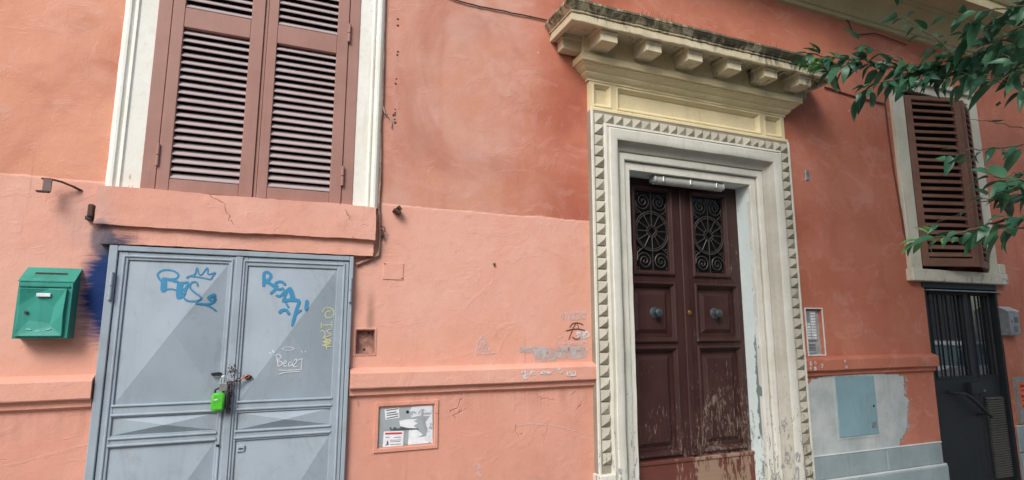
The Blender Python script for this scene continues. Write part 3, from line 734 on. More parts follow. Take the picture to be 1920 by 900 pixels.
ch = tag(empty('door_chain', (-.24, GY, 1.40)), 'rusty copper coloured chain looped through the two torn holes of the grey gate', 'chain')
def link(c, d, up_, L=.030, W=.016, r=.0042):
    d = Vector(d).normalized(); u_ = Vector(up_); u_ = (u_ - d * u_.dot(d)).normalized(); pts = []
    for i in range(17):
        a = 2 * math.pi * i / 16
        pts.append(Vector(c) + d * (L / 2 * math.cos(a)) + u_ * (W / 2 * math.sin(a)))
    return MB().tube(pts, r, 6, cap=False)
p0, p1 = Vector((-.150, GY - .022, 1.405)), Vector((-.268, GY - .036, 1.362))
for i in range(6):
    c = p0.lerp(p1, i / 5); lk = link(c, p1 - p0, (0, -1, 0) if i % 2 else (0, 0, 1)).build('chain_link', M['rust'] if i > 1 else simple('copper_wire', (.42, .16, .09), .5, .5), None, 60)
    lk.parent = ch; lk.matrix_parent_inverse = Matrix.Translation(-ch.location)
for i in range(7):
    c = Vector((-.238 + .004 * math.sin(i), GY - .030, 1.352 - i * .024)); lk = link(c, (0.1 * math.sin(i * 2), 0, -1), (0, 1, 0) if i % 2 else (1, 0, 0), .032).build('chain_link', M['rust'], None, 60)
    lk.parent = ch; lk.matrix_parent_inverse = Matrix.Translation(-ch.location)
# steel padlock and the green covered padlock beneath it
pk = tag(empty('padlock', (-.285, GY - .05, 1.33)), 'small steel padlock holding the chain, above the green padlock', 'padlock')
def child(mb, name, mat, par, smooth=None):
    o = mb.build(name, mat, None, smooth); o.parent = par; o.matrix_parent_inverse = Matrix.Translation(-par.location); return o
px, py, pzz = -.279, GY - .046, 1.345
child(MB().tube([(px - .012, py, pzz + .02), (px - .012, py, pzz + .055), (px - .006, py, pzz + .068), (px + .006, py, pzz + .070), (px + .014, py, pzz + .058), (px + .015, py, pzz + .02)], .0048, 8), 'shackle', M['steel'], pk, 50)
child(MB().box(px - .022, px + .024, py - .011, py + .011, pzz - .022, pzz + .030, .006), 'lock_body', M['steel'], pk, 30)
gl = tag(empty('padlock', (-.288, GY - .05, 1.27)), 'bright green plastic covered padlock hanging on the grey gate', 'padlock')
child(MB().box(-.334, -.262, GY - .078, GY - .030, 1.212, 1.318, .012), 'lock_cover', M['lock_green'], gl, 40)
child(MB().box(-.260, -.238, GY - .066, GY - .028, 1.216, 1.322, .008), 'lock_body', M['black'], gl, 40)
child(MB().tube([(-.318, GY - .05, 1.312), (-.318, GY - .05, 1.334), (-.298, GY - .05, 1.346), (-.276, GY - .05, 1.334), (-.276, GY - .05, 1.312)], .006, 8), 'shackle', M['black'], gl, 50)
child(MB().prism([(-.322, 1.282), (-.300, 1.286), (-.297, 1.278), (-.318, 1.274)], 'y', GY - .0795, GY - .0778), 'lock_badge', M['white_plastic'], gl)

# ------------------------------------------------------------------ graffiti ribbons
def ribbon(mb, pts, wd, surf, off=.0022, sub=6):
    """stroke of width wd following a surface y = surf(x, z)"""
    P = []
    n = len(pts)
    if n == 2: pts = [pts[0], ((pts[0][0] + pts[1][0]) / 2, (pts[0][1] + pts[1][1]) / 2), pts[1]]; n = 3
    for i in range(n - 1):
        p0 = pts[max(i - 1, 0)]; p1 = pts[i]; p2 = pts[i + 1]; p3 = pts[min(i + 2, n - 1)]
        for k in range(sub):
            t = k / sub
            P.append(tuple(.5 * ((2 * p1[j]) + (-p0[j] + p2[j]) * t + (2 * p0[j] - 5 * p1[j] + 4 * p2[j] - p3[j]) * t * t + (-p0[j] + 3 * p1[j] - 3 * p2[j] + p3[j]) * t ** 3) for j in (0, 1)))
    P.append(pts[-1]); v = []; N = len(P)
    for i, p in enumerate(P):
        a = P[max(i - 1, 0)]; b = P[min(i + 1, N - 1)]; dx, dz = b[0] - a[0], b[1] - a[1]; L = math.hypot(dx, dz) or 1
        hw = wd / 2 * random.uniform(.88, 1.12) * (min(1, .55 + .25 * min(i, N - 1 - i)))
        for sg in (-1, 0, 1):
            x, z = p[0] - dz / L * hw * sg, p[1] + dx / L * hw * sg
            v.append((x, surf(x, z) - off, z))
    f = []
    for i in range(N - 1):
        for k in (0, 1): f.append((i * 3 + k, i * 3 + k + 1, i * 3 + k + 4, i * 3 + k + 3))
    mb.add(v, f)
def strokes(name, mat, par, data, org, scale, surf, Y, label=None):
    m = MB(); fat = 1.75 if mat.name.startswith('blue') else 1.4
    for i, (wd, *pts) in enumerate(data):
        q = [wall_pt(org[0] + a / scale, org[1] + b / scale, Y) for a, b in pts]
        c0 = wall_pt(org[0] + pts[0][0] / scale, org[1] + pts[0][1] / scale, Y); c1 = wall_pt(org[0] + (pts[0][0] + 10) / scale, org[1] + pts[0][1] / scale, Y)
        ribbon(m, q, fat * wd * (c1[0] - c0[0]) / 10, surf, .0022 + .00015 * i)
    o = m.build(name, mat, par); 
    if label: tag(o, label)
    return o
A = (280, 490); AS = 1409 / 360
BES = [(9, (100, 162), (70, 122), (62, 95), (85, 70), (130, 62), (180, 72), (212, 98), (200, 124), (160, 130), (118, 126)), (24, (112, 118), (108, 165), (106, 228)),
       (13, (112, 130), (160, 138), (215, 152)), (8, (118, 208), (165, 204), (212, 216)), (26, (228, 152), (224, 205), (220, 278)), (10, (232, 156), (258, 158), (288, 150)),
       (10, (228, 206), (255, 206), (284, 196)), (9, (228, 268), (252, 254), (268, 232)), (11, (290, 158), (268, 205), (256, 250)),
       (8, (356, 186), (346, 154), (312, 156), (298, 190), (330, 226), (370, 255), (382, 274), (350, 291), (300, 293), (266, 280), (250, 256)),
       (6, (280, 128), (276, 116), (300, 106), (334, 92), (348, 46), (362, 90), (384, 96), (424, 46), (432, 94), (482, 82), (462, 112), (452, 134)), (6, (452, 134), (400, 122), (300, 108), (280, 126)),
       (15, (488, 244), (450, 258), (430, 278)), (9, (430, 276), (462, 290), (484, 268), (474, 296), (430, 314), (340, 310)), (7, (398, 314), (450, 334), (492, 364))]
REAZ = [(15, (838, 92), (842, 140), (838, 188)), (13, (832, 92), (862, 78), (890, 98), (884, 128), (848, 150)), (14, (850, 148), (890, 166), (930, 196)),
        (12, (1002, 176), (968, 150), (928, 160), (936, 188), (912, 218), (886, 240)), (12, (930, 202), (958, 206), (986, 196)), (12, (928, 250), (960, 256), (986, 228), (1002, 208)),
        (20, (1022, 192), (1044, 238), (1054, 284)), (11, (1016, 200), (996, 250), (978, 300)), (15, (974, 294), (1040, 284), (1106, 290)),
        (13, (1104, 292), (1078, 356), (1046, 474)), (10, (1116, 356), (1072, 392), (1046, 476)), (8, (1000, 304), (1022, 342)),
        (14, (950, 382), (974, 360), (1004, 360), (1026, 392)), (15, (1156, 284), (1152, 322), (1146, 362))]
BEAZT = [(5, (932, 694), (940, 730), (946, 768)), (5, (920, 692), (950, 680), (968, 704), (940, 724), (976, 742), (964, 764), (940, 768)),
         (4.5, (984, 752), (1005, 742), (1000, 728), (986, 742), (990, 768), (1012, 764)), (4.5, (1045, 736), (1022, 746), (1026, 768), (1046, 758), (1048, 738), (1054, 770)),
         (4.5, (1056, 736), (1076, 716), (1080, 736), (1056, 770), (1092, 770)), (4.5, (1080, 726), (1126, 712)), (4.5, (1120, 712), (1115, 792)),
         (4.5, (945, 797), (1030, 798), (1122, 793)), (4.5, (948, 830), (1000, 814), (1112, 807)),
         (3.5, (972, 640), (1000, 628), (1045, 630), (1060, 642), (1030, 652), (990, 648), (972, 640)), (3.5, (1116, 654), (1121, 670)), (3.5, (1142, 654), (1149, 668)), (4, (904, 650), (916, 672)), (3.5, (880, 666), (895, 678))]
VCIO = [(5, (1266, 378), (1290, 345), (1336, 346), (1356, 376), (1345, 405), (1310, 416), (1290, 396), (1302, 370), (1332, 364)), (5, (1260, 466), (1300, 468), (1342, 464)), (5, (1262, 448), (1262, 490)),
        (5, (1340, 440), (1342, 485)), (5, (1250, 522), (1274, 508), (1292, 540), (1272, 562)), (5, (1342, 500), (1300, 510), (1334, 542), (1280, 560), (1336, 586), (1270, 590)), (6, (1334, 570), (1278, 592), (1332, 602), (1270, 616), (1336, 626)), (5, (1300, 560), (1296, 600), (1304, 650))]
strokes('graffiti_tag', M['blue_paint'], GL, BES, A, AS, gate_surface, GY, 'blue sprayed letters under a small crown')
strokes('graffiti_tag', M['blue_paint'], GR, REAZ, A, AS, gate_surface, GY, 'blue sprayed letters running down to the right')
strokes('graffiti_tag', M['white_paint'], GR, BEAZT[:9], A, AS, gate_surface, GY, 'thin white underlined tag')
for q in BEAZT[9:]: strokes('graffiti_mark', M['white_paint'], GR, [q], A, AS, gate_surface, GY)
strokes('graffiti_tag', M['yellow_paint'], GR, VCIO, A, AS, gate_surface, GY, 'thin pale yellow tag written downwards')
B = (930, 570); BS = 1069 / 190
flat = lambda x, z: -.0012
strokes('graffiti_remains', M['grey_scrub'], bld, [(44, (245, 478), (330, 486), (480, 488), (560, 500)), (70, (400, 545), (520, 520), (640, 520), (760, 530), (955, 520)), (30, (410, 590), (520, 584), (640, 572)), (36, (640, 470), (760, 480), (940, 470))], B, BS, flat, 0, 'smeared grey patch of scrubbed off writing left of the portal')
strokes('graffiti_remains', M['pink_scrub'], bld, [(14, (692, 98), (682, 172)), (14, (718, 92), (708, 168)), (14, (744, 88), (734, 168)), (12, (756, 94), (850, 90), (942, 86)), (14, (766, 164), (850, 158), (942, 152)), (24, (790, 96), (780, 160)), (26, (832, 96), (826, 158)), (28, (880, 96), (876, 156)), (24, (926, 92), (924, 152)), (12, (940, 72), (948, 106))], B, BS, flat, 0, 'pale scrubbed out white letters beside the portal')
strokes('graffiti_remains', M['pink_scrub'], bld, [
        (12, (700, 335), (655, 365), (650, 410), (680, 440)), (22, (700, 420), (760, 405), (830, 420), (960, 400)), (14, (950, 390), (965, 440), (962, 500)), (14, (770, 400), (765, 500))], B, BS, flat, 0, 'faint pale loop of scrubbed writing over the grey smear')
strokes('graffiti_remains', M['white_scrub'], bld, [(46, (845, 318), (900, 322), (985, 318)), (22, (860, 350), (960, 345))], B, BS, lambda x, z: -.0018, 0)
strokes('graffiti_tag', M['black_pen'], bld, [(6, (778, 248), (800, 210), (845, 199), (885, 204), (918, 222)), (7, (733, 283), (800, 268), (870, 264), (940, 280)), (6, (842, 200), (820, 236), (792, 300), (764, 376)), (5, (850, 196), (862, 230), (868, 262)), (6, (798, 344), (835, 370), (870, 362), (888, 340))], B, BS, lambda x, z: -.003, 0, 'dark pen drawing of a letter A in a circle')
strokes('graffiti_remains', M['white_scrub'], bld, [(26, (270, 735), (295, 715), (300, 760), (292, 795)), (30, (330, 725), (410, 730)), (16, (320, 760), (316, 790)), (22, (440, 715), (540, 725), (600, 700)), (26, (630, 690), (670, 698), (694, 722)), (34, (740, 730), (790, 735), (840, 730))], B, BS, lambda x, z: -.0700, -.066, 'white remains of writing on the dado band')
S2 = (800, 450)
strokes('graffiti_tag', M['pink_scrub'], bld, [(5, (185, 424), (192, 388), (206, 364), (214, 360), (222, 385), (236, 420)), (4, (196, 422), (208, 380), (216, 424)), (4, (190, 404), (230, 402)), (5, (182, 428), (220, 426), (258, 424)), (7, (204, 380), (212, 400), (206, 420)), (8, (214, 368), (222, 405), (220, 420))], S2, 2, flat, 0, 'small white sail shaped scribble on the salmon wall')
for q in [(8, (175, 850), (190, 842), (200, 862)), (8, (190, 870), (205, 886)), (2.2, (330, 698), (400, 690), (500, 702), (590, 728))]: strokes('graffiti_remains', M['pink_scrub'], bld, [q], S2, 2, flat, 0)
S3 = (1490, 560)
strokes('graffiti_remains', M['white_scrub'], bld, [(9, (85, 352), (92, 376)), (9, (112, 352), (118, 372)), (10, (82, 385), (92, 402)), (10, (110, 382), (116, 402)), (9, (152, 366), (148, 388)), (7, (278, 344), (282, 362)), (8, (282, 382), (296, 388))], S3, 3, lambda x, z: -.0695, -.066)

# ------------------------------------------------------------------ right window, shutters ajar
W2 = dict(x0=6.262, x1=7.826, i0=6.452, i1=7.640, zb=2.335, zt=4.545, it=4.40)
w2 = MB()
for xa, xb in ((W2['x0'], W2['i0']), (W2['i1'], W2['x1'])):
    for k in range(1): w2.box(xa, xb, -.042, .02, W2['zb'] - .0, W2['zt'] - .05, .006)
w2.box(W2['x0'] - .0, W2['x1'], -.043, .02, W2['it'], W2['zt'] - .012, .006)
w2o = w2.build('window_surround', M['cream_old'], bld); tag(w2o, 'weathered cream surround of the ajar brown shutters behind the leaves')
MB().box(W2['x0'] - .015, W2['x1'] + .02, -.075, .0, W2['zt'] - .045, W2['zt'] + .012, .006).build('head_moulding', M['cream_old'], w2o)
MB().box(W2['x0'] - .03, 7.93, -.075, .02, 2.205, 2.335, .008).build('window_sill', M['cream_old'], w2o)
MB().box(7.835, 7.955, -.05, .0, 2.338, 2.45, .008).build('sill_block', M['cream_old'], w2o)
MB().box(6.46, 7.79, -.01, .12, 2.14, 2.206, .003).build('lintel_strip', M['door3'], bld)
def open_leaf(hinge, free, z0, z1, nst, label):
    h = Vector((*hinge, 0)); f_ = Vector((*free, 0)); wdt = (f_ - h).length; d = (f_ - h).normalized()
    ang = math.atan2(d.y, d.x)
    par = empty('shutter', (h.x, h.y, z0)); par.rotation_euler = (0, 0, ang); par.parent = bld; tag(par, label)
    m = MB(); st = .085; H = z1 - z0
    m.box(0, st, -.02, .02, 0, H, .004); m.box(wdt - st, wdt, -.02, .02, 0, H, .004)
    for a, b in ((0, .09), (H - .05, H)): m.box(st + .0005, wdt - st - .0005, -.0185, .0185, a, b, .003)
    m.build('shutter_stile_frame', M['shutter_old'], par)
    me = slat_mesh(wdt - 2 * st - .002, .060, .013, M['shutter_old'], 'slat')
    sgn = 1 if d.x > 0 else -1
    for i in range(nst):
        z = .09 + (H - .14) * (i + .5) / nst
        mesh_obj('slat', me, par, Matrix.Translation((wdt / 2, 0, z)) @ Matrix.Rotation(R(47 + jit(4)) * sgn, 4, 'X') @ Matrix.Rotation(jit(.012), 4, 'Y'))
    return par
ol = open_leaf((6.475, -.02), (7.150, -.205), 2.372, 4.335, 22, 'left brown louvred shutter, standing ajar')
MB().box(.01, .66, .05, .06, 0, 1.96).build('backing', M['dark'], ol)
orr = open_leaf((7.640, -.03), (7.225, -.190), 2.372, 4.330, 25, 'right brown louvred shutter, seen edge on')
# third window, only the edge of its surround comes into view
w3 = MB(); w3.box(8.98, 9.16, -.042, .02, 2.335, 5.04, .006); w3.box(10.24, 10.42, -.042, .02, 2.335, 5.04, .006); w3.box(8.98, 10.42, -.043, .02, 4.40, 4.53, .006)
w3o = w3.build('window_surround', M['cream_old'], bld)
MB().box(9.16, 10.24, .02, .06, 2.31, 4.45).build('window_board', M['shutter_old'], w3o)

# ------------------------------------------------------------------ dark metal entrance door (right)
D3Y = .055
def d3_leaf(x0, x1, gx0, gx1, bars, label):
    m = MB(); gz0, gz1 = 1.165, 2.085
    m.box(x0, gx0, D3Y, D3Y + .05, .01, 2.135, .003); m.box(gx1, x1, D3Y, D3Y + .05, .01, 2.135, .003)
    m.box(gx0, gx1, D3Y + .001, D3Y + .05, .01, gz0, .003); m.box(gx0, gx1, D3Y + .001, D3Y + .05, gz1, 2.135, .003)
    lf = m.build('glazed_door_leaf', M['door3'], bld); tag(lf, label)
    MB().box(gx0 - .005, gx1 + .005, D3Y + .030, D3Y + .036, gz0 - .005, gz1 + .005).build('pane', M['glass'], lf)
    MB().rectsweep(gx0 - .012, gx1 + .012, gz0 - .012, gz1 + .012, [(0, D3Y), (.001, D3Y - .010), (.012, D3Y - .012), (.022, D3Y), (.023, D3Y + .03)]).build('glazing_bead', M['door3'], lf)
    for i in range(bars):
        xb = gx0 + (gx1 - gx0) * (i + .5) / bars + .01; b = MB()
        b.box(xb - .006, xb + .006, D3Y - .006, D3Y + .010, gz0, gz1, .002)
        if i % 2:
            for k in range(22):
                zc = gz0 + .03 + k * (gz1 - gz0 - .06) / 21; b.box(xb - .0095, xb + .0095, D3Y - .009, D3Y + .011, zc - .012, zc + .012, .005)
        b.build('security_bar', M['door3'], lf)
    return lf
dl1 = d3_leaf(6.560, 7.345, 6.650, 7.262, 4, 'wide leaf of the dark metal door with barred pane and pull bar')
dl2 = d3_leaf(7.352, 7.775, 7.385, 7.720, 2, 'narrow leaf of the dark metal door with slatted vent')
d3f = MB(); d3f.box(6.495, 6.557, .02, .12, 0, 2.20, .003); d3f.box(7.778, 7.815, .0, .12, 0, 2.20, .003); d3f.box(6.5575, 7.7775, .021, .12, 2.138, 2.20, .003)
d3f.build('door_frame', M['door3'], bld)
MB().box(6.53, 7.86, -.035, .03, 2.112, 2.122).build('drip_strip', M['steel_dull'], bld)
# letter box, pull bar, vent slats
MB().box(7.13, 7.335, D3Y - .055, D3Y, .985, 1.105, .006).build('letter_box', M['door3'], dl1)
MB().tube([(6.80, D3Y - .005, 1.015), (6.80, D3Y - .075, 1.012), (6.95, D3Y - .085, .995), (7.05, D3Y - .085, .945), (7.36, D3Y - .085, .735)], .017, 10).build('pull_bar', M['door3'], dl1, 50)
MB().tube([(7.27, D3Y, .755), (7.27, D3Y - .085, .770)], .014, 8).build('bar_bracket', M['door3'], dl1, 50)
MB().lathe(Matrix.Translation((7.392, D3Y, 1.01)) @ Matrix.Rotation(R(90), 4, 'X'), [(.022, 0), (.022, .012), (.010, .016), (.012, .035), (.005, .037)], 14).build('lock_cylinder', M['steel'], dl2, 40)
vb = MB().box(7.425, 7.735, D3Y - .004, D3Y, .06, .945).build('vent_back', M['black'], dl2)
vme = MB().prism([(-.030, -.004), (-.030, .004), (-.004, .012), (-.004, .006)], 'x', -.15, .15).build('vent_slat', M['door3grey'], None); vm = vme.data; bpy.data.objects.remove(vme)
for i in range(34):
    mesh_obj('vent_slat', vm, dl2, Matrix.Translation((7.58, D3Y - .002, .075 + i * .0255)) @ Matrix.Rotation(jit(.01), 4, 'Y'))

# ------------------------------------------------------------------ plinth, cement patch, hatches
pl = [(4.585, 5.62, .318, .530, -.022), (5.626, 6.468, .318, .527, -.024), (4.585, 5.20, -.02, .306, -.040), (5.206, 6.510, -.02, .304, -.043), (7.83, 9.0, .318, .60, -.022), (9.006, 10.6, .318, .60, -.024), (7.82, 9.4, -.02, .306, -.040), (9.406, 11.5, -.02, .306, -.040)]
for a, b, c, d, y in pl: MB().box(a, b, y, .002, c, d, .010).build('plinth_stone', M['plinth'], bld)
jm = MB(); jm.box(4.585, 6.475, -.026, .001, .528, .5385, .003); jm.box(4.585, 6.505, -.034, .001, .3035, .3195, .003); jm.box(7.825, 10.6, -.026, .001, .598, .608, .003); jm.build('mortar_joint', M['joint'], bld)
# ragged cement patch (outline measured on the wall), thin coat with a real edge
out = [(4.62, .54), (4.64, .70), (4.66, .85), (4.64, 1.0), (4.63, 1.15), (4.70, 1.215), (4.86, 1.243), (5.10, 1.250), (5.45, 1.252), (5.70, 1.250), (5.93, 1.225), (6.02, 1.20), (6.00, 1.12), (5.99, 1.03), (6.05, .97), (6.02, .88), (6.00, .80), (5.98, .70), (5.92, .64), (5.86, .60), (5.84, .54)]
ol_ = []
for i in range(len(out)):
    a, b = out[i], out[(i + 1) % len(out)]
    for k in range(6):
        t = k / 6; e = .012 if min(a[1], b[1]) > .56 else .0
        ol_.append((a[0] + (b[0] - a[0]) * t + jit(e), a[1] + (b[1] - a[1]) * t + jit(e)))
MB().prism(ol_, 'y', -.006, .001).build('cement_patch', M['cement'], bld)
cx_, cz_ = 5.32, .9
sm_ = [(cx_ + (a - cx_) * 1.075 + jit(.012), max(.541, cz_ + (c - cz_) * (1.10 if c < 1.1 else 1.0) + jit(.012))) for a, c in ol_]
sm_ = [(max(4.60, a), min(c, 1.248)) for a, c in sm_]
MB().add([(a, -.0028, c) for a, c in sm_], [tuple(range(len(sm_)))]).build('cement_smear', mat_paint('cement_smear', (.50, .50, .47), .8, 9, (.42, .62)), bld)
hd = MB().box(5.005, 5.555, -.014, .0, .672, 1.232, .006).build('metal_hatch', M['hatch'], bld)
MB().rectsweep(4.985, 5.575, .652, 1.252, [(0, -.005), (.002, -.012), (.018, -.012), (.020, -.004)]).build('hatch_frame', M['cement'], hd)
MB().box(5.455, 5.520, -.0165, -.013, .735, .790, .002).build('hatch_label', M['steel_dull'], hd)
MB().box(5.500, 5.520, -.018, -.013, .93, .955, .003).build('hatch_lock', M['black'], hd)
# electricity meter hatch covered in torn stickers
mf = MB().rectsweep(.645, 1.085, .878, 1.205, [(0, .0), (.001, -.010), (.003, -.012), (.024, -.012), (.028, -.008), (.028, .02)]).build('meter_frame', M['wall'], bld)
md = MB().box(.674, 1.053, .004, .012, .914, 1.166, .002).build('meter_door', M['hatch2'], bld); tag(md, 'grey meter door pasted over with torn stickers')
def pq(name, mat, par, quad, y, th=.0006):
    MB().prism(quad, 'y', y, y - th).build(name, mat, par)
C = (690, 740); CS = 7.5
def cq(*pts): return [wall_pt(C[0] + a / CS, C[1] + b / CS, .004) for a, b in pts]
pq('sticker', M['paper'], md, cq((232, 212), (435, 180), (442, 322), (248, 352)), .0035)
pq('sticker', M['paper'], md, cq((222, 518), (502, 508), (492, 716), (205, 738)), .0035)
pq('sticker', M['paper'], md, cq((440, 370), (520, 350), (600, 345), (700, 345), (640, 370), (700, 400), (640, 440), (690, 470), (580, 470), (450, 440)), .0034)
pq('sticker', M['paper'], md, cq((575, 500), (680, 490), (720, 520), (770, 560), (700, 600), (790, 590), (900, 560), (912, 640), (850, 680), (560, 706)), .0033)
pq('sticker', M['paper_torn'], md, cq((580, 230), (620, 170), (900, 150), (912, 690), (800, 640), (840, 480), (800, 400), (870, 300), (700, 300), (600, 330)), .0031)
for (a, b, c, d) in ((255, 222, 425, 196), (260, 262, 400, 240), (262, 292, 425, 268), (262, 332, 425, 300)): pq('print_line', M['ink'], md, cq((a, b - 6), (c, d - 6), (c, d + 8), (a, b + 8)), .0028, .0003)
for (a, b, c, d, mk) in ((240, 548, 480, 540, 'ink_red'), (245, 602, 300, 598, 'ink'), (360, 602, 465, 595, 'ink'), (310, 640, 465, 634, 'ink'), (310, 662, 455, 656, 'ink'), (310, 700, 465, 692, 'ink')): pq('print_line', M[mk], md, cq((a, b - 10 * (mk != 'ink') - 3), (c, d - 10 * (mk != 'ink') - 3), (c, d + 5 + 10 * (mk != 'ink')), (a, b + 5 + 10 * (mk != 'ink'))), .0028, .0003)
pq('print_mark', M['ink'], md, cq((268, 640), (285, 660), (290, 705), (235, 718), (262, 695)), .0028, .0003)
pq('tape_mark', M['ink'], md, cq((300, 470), (320, 455), (340, 490), (370, 452), (430, 480), (460, 450), (550, 470), (690, 470), (720, 490), (560, 496), (440, 505), (320, 505)), .0028, .0003)
MB().lathe(Matrix.Translation((*[(lambda q: (q[0], .004, q[1]))(cq((555, 242))[0])][0],)) @ Matrix.Rotation(R(90), 4, 'X'), [(.010, 0), (.010, .003), (.004, .0035)], 14).build('meter_lock', M['black'], md)

# ------------------------------------------------------------------ empty switch box in the wall
sb = tag(empty('switch_box', (.567, 0, 1.53)), 'open empty rusty switch box set in the salmon wall beside the grey gate', 'switch box')
b = MB(); b.box(.499, .629, .048, .054, 1.527, 1.693); b.box(.499, .503, -.006, .048, 1.527, 1.693); b.box(.625, .629, -.006, .048, 1.527, 1.693); b.box(.503, .625, -.006, .048, 1.527, 1.531); b.box(.503, .625, -.006, .048, 1.689, 1.693)
child(b, 'box_shell', simple('rusty_pink_box', (.42, .22, .17), .8, 0, var=.35, scale=30, dirt=(.12, .06, .04)), sb)
child(MB().tube([(.535 + .02 * math.cos(t) + t * .004, .03 - .004 * t, 1.655 + .02 * math.sin(t)) for t in [math.pi + i * .35 for i in range(12)]], .0028, 6), 'wire', M['rust'], sb, 50)
child(MB().tube([(.590, .045, 1.668), (.598, .02, 1.672), (.606, .0, 1.664)], .004, 6), 'wire', M['rust'], sb, 50)
child(MB().lathe(Matrix.Translation((.565, .054, 1.558)) @ Matrix.Rotation(R(90), 4, 'X'), [(.008, 0), (.008, .01), (.003, .014)], 10), 'screw', M['rust'], sb)
child(MB().rectsweep(.488, .640, 1.516, 1.704, [(0, 0), (.002, -.005), (.008, -.006), (.0105, -.003), (.0105, .01)]), 'plaster_rim', M['wall'], sb)
cp = tag(empty('cover_plate', (.74, 0, 2.04)), 'square blank cover plate painted over in salmon below the iron stubs', 'cover plate')
child(MB().box(.668, .812, -.006, .002, 2.038, 2.158, .003), 'plate', M['wall'], cp)
for x, z in ((.678, 2.148), (.802, 2.05)): child(MB().lathe(Matrix.Translation((x, -.005, z)) @ Matrix.Rotation(R(90), 4, 'X'), [(.005, 0), (.005, .003), (.002, .004)], 8), 'screw', M['rust'], cp)
# small plate on the right
bp = tag(empty('bell_plate', (4.87, 0, 3.19)), 'tiny grey metal plate with two screws on the terracotta wall right of the portal', 'plate')
child(MB().box(4.845, 4.900, -.008, .002, 3.175, 3.285, .004), 'plate', M['steel_dull'], bp)
for z in (3.20, 3.26): child(MB().lathe(Matrix.Translation((4.872, -.007, z)) @ Matrix.Rotation(R(90), 4, 'X'), [(.010, 0), (.010, .004), (.003, .005)], 10), 'screw', M['steel'], bp)

# ------------------------------------------------------------------ green mailbox
mbx = tag(empty('mailbox', (-1.225, 0, 1.645)), 'dented green metal letter box on the salmon wall left of the grey gate', 'mailbox')
x0, x1 = -1.318, -1.072; zf, zbk, zlo, yd = 1.955, 2.036, 1.645, -.105
child(MB().add([(x0, 0, zlo), (x1, 0, zlo), (x1, 0, zbk), (x0, 0, zbk), (x0, yd, zlo), (x1, yd, zlo), (x1, yd, zf), (x0, yd, zf)], [(0, 1, 2, 3), (4, 5, 6, 7), (0, 4, 7, 3), (1, 5, 6, 2), (0, 1, 5, 4), (3, 2, 6, 7)]), 'box_body', M['green_dark'], mbx)
# lid following the slope
sl_ = lambda y: zf + (zbk - zf) * (1 - y / yd) if y else zbk
child(MB().add([(x0 - .004, .0, zbk + .003), (x1 + .004, .0, zbk + .003), (x1 + .004, yd - .006, zf + .001), (x0 - .004, yd - .006, zf + .001), (x0 - .004, .0, zbk + .008), (x1 + .004, .0, zbk + .008), (x1 + .004, yd - .006, zf + .006), (x0 - .004, yd - .006, zf + .006)], [(0, 1, 2, 3), (4, 5, 6, 7), (0, 1, 5, 4), (1, 2, 6, 5), (2, 3, 7, 6), (3, 0, 4, 7)]), 'lid', M['green'], mbx)
ys0, ys1 = -.058, -.044
def lz(y): return zf + .0072 + (zbk - zf + .002) * (1 - (y / (yd - .006)))
child(MB().add([(x0 + .048, ys0, lz(ys0)), (x1 - .048, ys0, lz(ys0)), (x1 - .048, ys1, lz(ys1)), (x0 + .048, ys1, lz(ys1))], [(0, 1, 2, 3)]), 'slot', M['black'], mbx)
# front: rim and dented door
child(MB().box(x0, x1, yd - .005, yd, zlo, zf - .002, .002), 'front_rim', M['green'], mbx)
child(MB().box(x0 + .006, x1 - .012, yd - .014, yd - .004, zf - .030, zf - .018, .003), 'rain_lip', M['green_dark'], mbx)
dx0, dx1, dz0, dz1 = x0 + .012, x1 - .022, zlo + .012, zf - .036
dp = dict(TL=(0, 1, -.009), T1=(.60, 1, .002), TR=(1, 1, -.006), A=(0, .64, .010), B=(.36, .86, .012), C=(.64, .46, .021), D=(.98, .50, -.010), E=(.72, .22, .011), BR=(1, 0, -.005), BL=(0, 0, -.002), F=(.30, .40, .016))
kk = list(dp); vv = [(dx0 + (dx1 - dx0) * u, yd - .018 + d, dz0 + (dz1 - dz0) * q) for u, q, d in dp.values()]
ff = [tuple(kk.index(c) for c in t_.split()) for t_ in ('TL A B', 'TL B T1', 'T1 B C', 'T1 C TR', 'TR C D', 'D C E', 'D E BR', 'BR E BL', 'E C F', 'E F BL', 'C B F', 'F B A', 'F A BL')]
bd = [kk.index(c) for c in ('TL', 'T1', 'TR', 'D', 'BR', 'BL', 'A')]; k0 = len(vv)
for b_ in bd: vv.append((vv[b_][0], yd - .003, vv[b_][2]))
for i in range(len(bd)): ff.append((bd[i], bd[(i + 1) % len(bd)], k0 + (i + 1) % len(bd), k0 + i))
dro = child(MB().add(vv, ff), 'mailbox_door', M['green'], mbx)
bv = dro.modifiers.new('soft_folds', 'BEVEL'); bv.width = .004; bv.segments = 2; bv.limit_method = 'ANGLE'; bv.angle_limit = R(4)
xm = (dx0 + dx1) / 2
child(MB().box(xm - .030, xm + .034, yd - .022, yd - .012, 1.872, 1.892, .002), 'name_holder', M['white_plastic'], mbx)
child(MB().lathe(Matrix.Translation((dx0 + .038, yd - .010, 1.788)) @ Matrix.Rotation(R(90), 4, 'X'), [(.009, 0), (.009, .006), (.004, .0065)], 12), 'keyhole', M['bronze'], mbx)
for a, z, tl in ((-.045, 1.694, .2), (-.005, 1.684, 0), (.042, 1.694, -.2)):
    child(MB().obox(Matrix.Translation((xm + a, yd - .013, z)) @ Matrix.Rotation(tl, 4, 'Y'), .024, .010, .006, .002), 'louvre', simple('green_louvre_highlight', (.30, .60, .54), .4), mbx)  # paler green paints in the highlight along each embossed louvre

